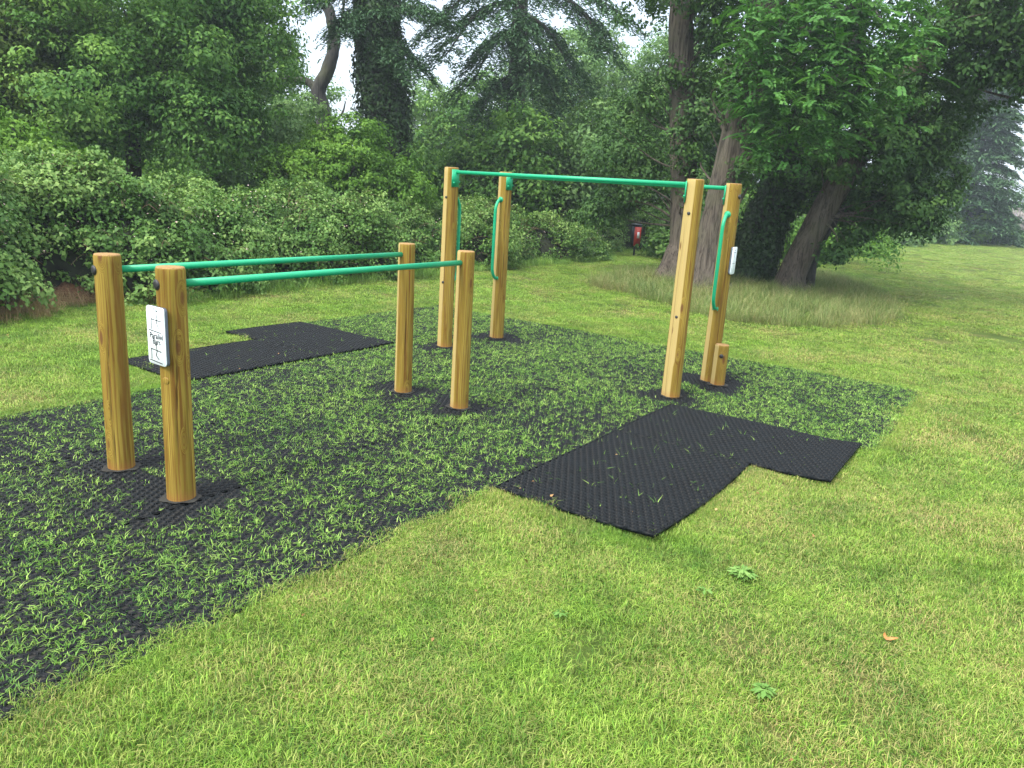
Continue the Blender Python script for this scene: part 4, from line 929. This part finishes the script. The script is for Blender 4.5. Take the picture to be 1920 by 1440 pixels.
def grass():
    rng = np.random.default_rng(31)
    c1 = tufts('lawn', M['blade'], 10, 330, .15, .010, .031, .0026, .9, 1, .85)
    parts_ = [(wedge(rng, 125, .2, 5.5, 85), 1.0, 1.0), (wedge(rng, 55, 5.5, 11, 60), 1.15, 1.35), (wedge(rng, 19, 11, 24), 1.3, 2.0), (wedge(rng, 5, 24, 62), 1.6, 3.6)]
    PP, SS, ZZ = [], [], []
    for P, s_, s2 in parts_:
        x, y = P[:, 0], P[:, 1]; ok = np.ones(len(P), bool); D = np.hypot(x-CAM[0], y-CAM[1]); mg = 0.025
        for r_ in RECTS: ok &= ~inrect(x, y, r_, mg)
        for r_ in LOOSE: ok &= ~inrect(x, y, r_, .07)
        ok &= x > hedge_front(y)-.6
        P = P[ok]; sc2 = (s_+(s2-s_)*.6)*rng.uniform(.8, 1.25, len(P)); PP.append(P); SS.append(sc2); ZZ.append(np.minimum(sc2, 1.0+.25*rng.uniform(-1, 1, len(P))))
    for (xa, ya, xb, yb) in ((.03, -6, .03, -1.5), (.03, -1.56, 1.0, -1.56), (1.06, -1.5, 1.06, 0), (1.1, -.05, 1.55, -.05), (1.56, 0, 1.56, 1), (1.64, 1, 1.64, 3.45), (-4.6, 3.5, 1.6, 3.5), (-3.2, -6, -3.2, -1.5), (-4.15, -1.5, -3.2, -1.5)):
        k = int(math.hypot(xb-xa, yb-ya)*34); u_ = rng.uniform(0, 1, k); PP.append(np.stack([xa+(xb-xa)*u_+rng.normal(size=k)*.012, ya+(yb-ya)*u_+rng.normal(size=k)*.012, np.zeros(k)], 1)); SS.append(rng.uniform(.45, .7, k)); ZZ.append(rng.uniform(.8, 1.25, k))
    P = np.concatenate(PP); S = np.concatenate(SS); k_ = .75+.5*vnoise(P[:, 0], P[:, 1], .5, 5); S = np.stack([S, S, np.concatenate(ZZ)*k_], 1)
    scatter('lawn_grass', P, S, c1, 'short mown grass with straw coloured patches covering the field', 'grass', 10, 3)
    # a ragged fringe where lawn meets matting
    # grass growing through the matting
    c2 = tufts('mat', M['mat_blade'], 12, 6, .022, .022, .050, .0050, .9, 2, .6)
    n = 26000; PP = []
    for (x0, x1, y0, y1) in RECTS:
        k = int((x1-x0)*(y1-y0)*1900); PP.append(np.stack([rng.uniform(x0, x1, k), rng.uniform(y0, y1, k), np.zeros(k)], 1))
    P = np.concatenate(PP); x, y = P[:, 0], P[:, 1]
    dens = .42+.50*vnoise(x, y, .45, 7)*(.6+.8*vnoise(x, y, .16, 8))+.20*vnoise(x, y, 1.6, 9)-.1
    dens = np.where(y < -1.8, dens*(.80-.10*np.clip((-1.8-y)/2, 0, 1)), dens); dens = np.where((x > .2) & (y > 1), dens*1.25, dens); dens = np.where(y > 1.0, dens*1.15, dens)
    for i, (a, b) in enumerate(POSTS+[STUMP]):
        rr = [.13, .19, .17, .18, .15, .20, .18, .26, .2][i]; d = np.hypot(x-a, (y-b)); d = d*(1+.25*np.sin(np.arctan2(y-b, x-a)*3+i)); dens = dens*np.clip((d-rr)/.16, 0.02, 1)
    edge = np.minimum(np.abs(x+.0), 9); dens = np.where((y < -1.4) & (x > -.16), dens*.62, dens)
    inn = np.zeros(len(x), bool)
    for r_ in LOOSE: inn |= inrect(x, y, r_, 0)
    dens = np.where(inn, 0, dens)
    D = np.hypot(x-CAM[0], y-CAM[1]); keep = rng.uniform(0, 1, len(x)) < dens; P = P[keep]; D = D[keep]
    scatter('matting_grass', P, rng.uniform(.48, 1.0, len(P)), c2, 'bright grass blades growing up through the black rubber matting', 'grass', 12, 4, .25)
    PP = []
    for r_, k in zip(LOOSE, (95, 75, 60, 90)): PP.append(np.stack([rng.uniform(r_[0]+.05, r_[1]-.05, k), rng.uniform(r_[2]+.05, r_[3]-.05, k), np.full(k, .005)], 1))
    for (x0, x1, y0, y1, k) in ((0, 1, -.01, .01, 26), (-4.1, -3.2, -.01, .01, 14), (-3.15, 0, -.52, -.48, 20)): PP.append(np.stack([rng.uniform(x0, x1, k), rng.uniform(y0, y1, k), np.full(k, .005)], 1))
    c3 = tufts('sparse', M['mat_blade'], 8, 3, .012, .035, .065, .0035, .9, 6, .5)
    P = np.concatenate(PP); scatter('sprouting_grass', P, rng.uniform(.6, 1.2, len(P)), c3, 'scattered single blades sprouting through the bare rubber mats', 'grass', 8, 5, .3)
    # tall wispy grass under the trunk cluster
    c4 = tufts('long', M['long_blade'], 10, 40, .16, .10, .46, .0042, .6, 7, .8)
    poly = [tuple(ground(*q)[:2]) for q in ((1095, 535), (1180, 553), (1270, 578), (1340, 600), (1420, 610), (1530, 618), (1620, 616), (1690, 596), (1660, 560), (1580, 528), (1500, 510), (1180, 512))]
    def inside(x, y):
        c = np.zeros(len(x), bool); n = len(poly)
        for i in range(n):
            (xa, ya), (xb, yb) = poly[i], poly[(i+1) % n]; c ^= ((ya > y) != (yb > y)) & (x < (xb-xa)*(y-ya)/(yb-ya+1e-12)+xa)
        return c
    pa = np.array(poly); n = 6000; x = rng.uniform(pa[:, 0].min(), pa[:, 0].max(), n); y = rng.uniform(pa[:, 1].min(), pa[:, 1].max(), n)
    k = inside(x, y) & (rng.uniform(0, 1, n) < .35+.8*vnoise(x, y, .5, 11)); x, y = x[k], y[k]
    scatter('long_grass', np.stack([x, y, np.zeros(len(x))], 1), rng.uniform(.40, .85, len(x)), c4, 'tall wispy seeding grass round the foot of the trunk cluster', 'long grass', 8, 8, .15)
    # straw and dead stems at the foot of the brambles, plus a green fringe
    c5 = tufts('straw', M['straw_blade'], 6, 30, .12, .08, .30, .004, 1.0, 9, 1.1)
    y = rng.uniform(-4, .9, 330); x = hedge_front(y)+rng.uniform(-.5, .18, 330)
    scatter('dead_grass', np.stack([x, y, np.zeros(len(x))], 1), rng.uniform(.5, 1.1, len(x)), c5, 'dry straw coloured stems lying at the left foot of the brambles', 'dead grass', 6, 10, .3)
    y = rng.uniform(.6, 17, 1500); x = hedge_front(y)+rng.uniform(-.35, .3, 1500)
    c6 = tufts('fringe', M['mat_blade'], 6, 34, .12, .06, .24, .004, .7, 13, .5)
    scatter('fringe_grass', np.stack([x, y, np.zeros(len(x))], 1), rng.uniform(.5, 1.1, len(x)), c6, 'unmown green grass fringe along the foot of the brambles', 'grass', 6, 12, .2)
grass()

# ------------------------------------------------------------------ weeds and a fallen leaf
def weed(px, py, r_, n, label, seed):
    g = ground(px, py); rng = np.random.default_rng(seed); a = rng.uniform(0, 6.28, n); D = np.stack([np.cos(a), np.sin(a), np.zeros(n)], 1); L = r_*rng.uniform(.5, 1, n)
    off = rng.normal(size=(n, 3))*r_*.04; off[:, 2] = 0
    P = g+off+D*(L*.5)[:, None]+ZUP*(.030+rng.uniform(0, .012, n))[:, None]
    V = leaf_quads(P, norm(ZUP+rng.normal(size=(n, 3))*.25), r_*.55, rng, .42, .04, .12, D)
    leaf_o = leaf_object('weed_plant', V, rng.uniform(0, 1, n), M['weed'], None, (g[0], g[1], 0)); tag(leaf_o, label, 'weed', 'broad leaved weeds in the lawn')
weed(1392, 1085, .10, 60, 'broad pale weed rosette in front of the nearest bare mat', 1)
weed(1050, 1165, .05, 22, 'small pale weed rosette in the lawn left of the bigger one', 2)
weed(1430, 1310, .07, 34, 'green weed patch near the bottom of the lawn, below the fallen leaf', 3)
weed(1320, 1120, .06, 10, 'tiny weed rosette between the two pale ones', 4)
def fallen_leaf():
    g = ground(1661, 1207); rng = np.random.default_rng(3); k = 12; an = np.arange(k)*2*math.pi/k
    rr = .022*(1+.3*np.cos(an)+.12*rng.normal(size=k)); P = np.stack([np.cos(an)*rr*1.2, np.sin(an)*rr*.8, .035+.010*np.cos(2*an)+.004*rng.normal(size=k)], 1)
    V = np.concatenate([P, [[0, 0, .030]], P-[0, 0, .0012], [[0, 0, .0288]]])
    F = [(i, (i+1) % k, k) for i in range(k)]+[(k+1+(i+1) % k, k+1+i, 2*k+1) for i in range(k)]+[(i, k+1+i, k+1+(i+1) % k, (i+1) % k) for i in range(k)]
    o = MB().add(V+g, F).build('fallen_leaf', M['dead_leaf'], base=(g[0], g[1], 0)); tag(o, 'single curled orange brown leaf lying on the lawn at right', 'leaf')
fallen_leaf()

# ------------------------------------------------------------------ summer haze
def haze():
    m = bpy.data.materials.new('haze_air'); m.use_nodes = True; t = m.node_tree; t.nodes.clear()
    o = t.nodes.new('ShaderNodeOutputMaterial'); v = t.nodes.new('ShaderNodeVolumePrincipled')
    v.inputs['Density'].default_value = 0.0016; v.inputs['Color'].default_value = (0.80, 0.90, 1.0, 1); v.inputs['Anisotropy'].default_value = 0.3
    t.links.new(v.outputs[0], o.inputs['Volume'])
    mb = MB(); add_box(mb, (0, 100, 9), (1000, 1000, 20)); o_ = mb.build('haze', m); tag(o_, kind='stuff')
haze()

def leaf_litter():
    rng = np.random.default_rng(21); P = wedge(rng, 7, 1.2, 9); x, y = P[:, 0], P[:, 1]
    ok = (x > hedge_front(y)+.2)
    for r_ in RECTS+LOOSE[1:2]: ok &= ~inrect(x, y, r_, 0)
    P = P[ok][:90]; n = len(P); P[:, 2] = .03
    V = leaf_quads(P, norm(ZUP+rng.normal(size=(n, 3))*.35), .024, rng, .6, .2, -.1)
    o = leaf_object('leaf_litter', V, rng.uniform(0, 1, n), leaf_mat('litter', [(.16, .08, .03), (.30, .17, .07), (.42, .30, .14)], .1), None, (2, 0, 0))
    tag(o, 'small scattered bits of dead leaf lying in the lawn', 'leaf litter', kind='stuff')
leaf_litter()
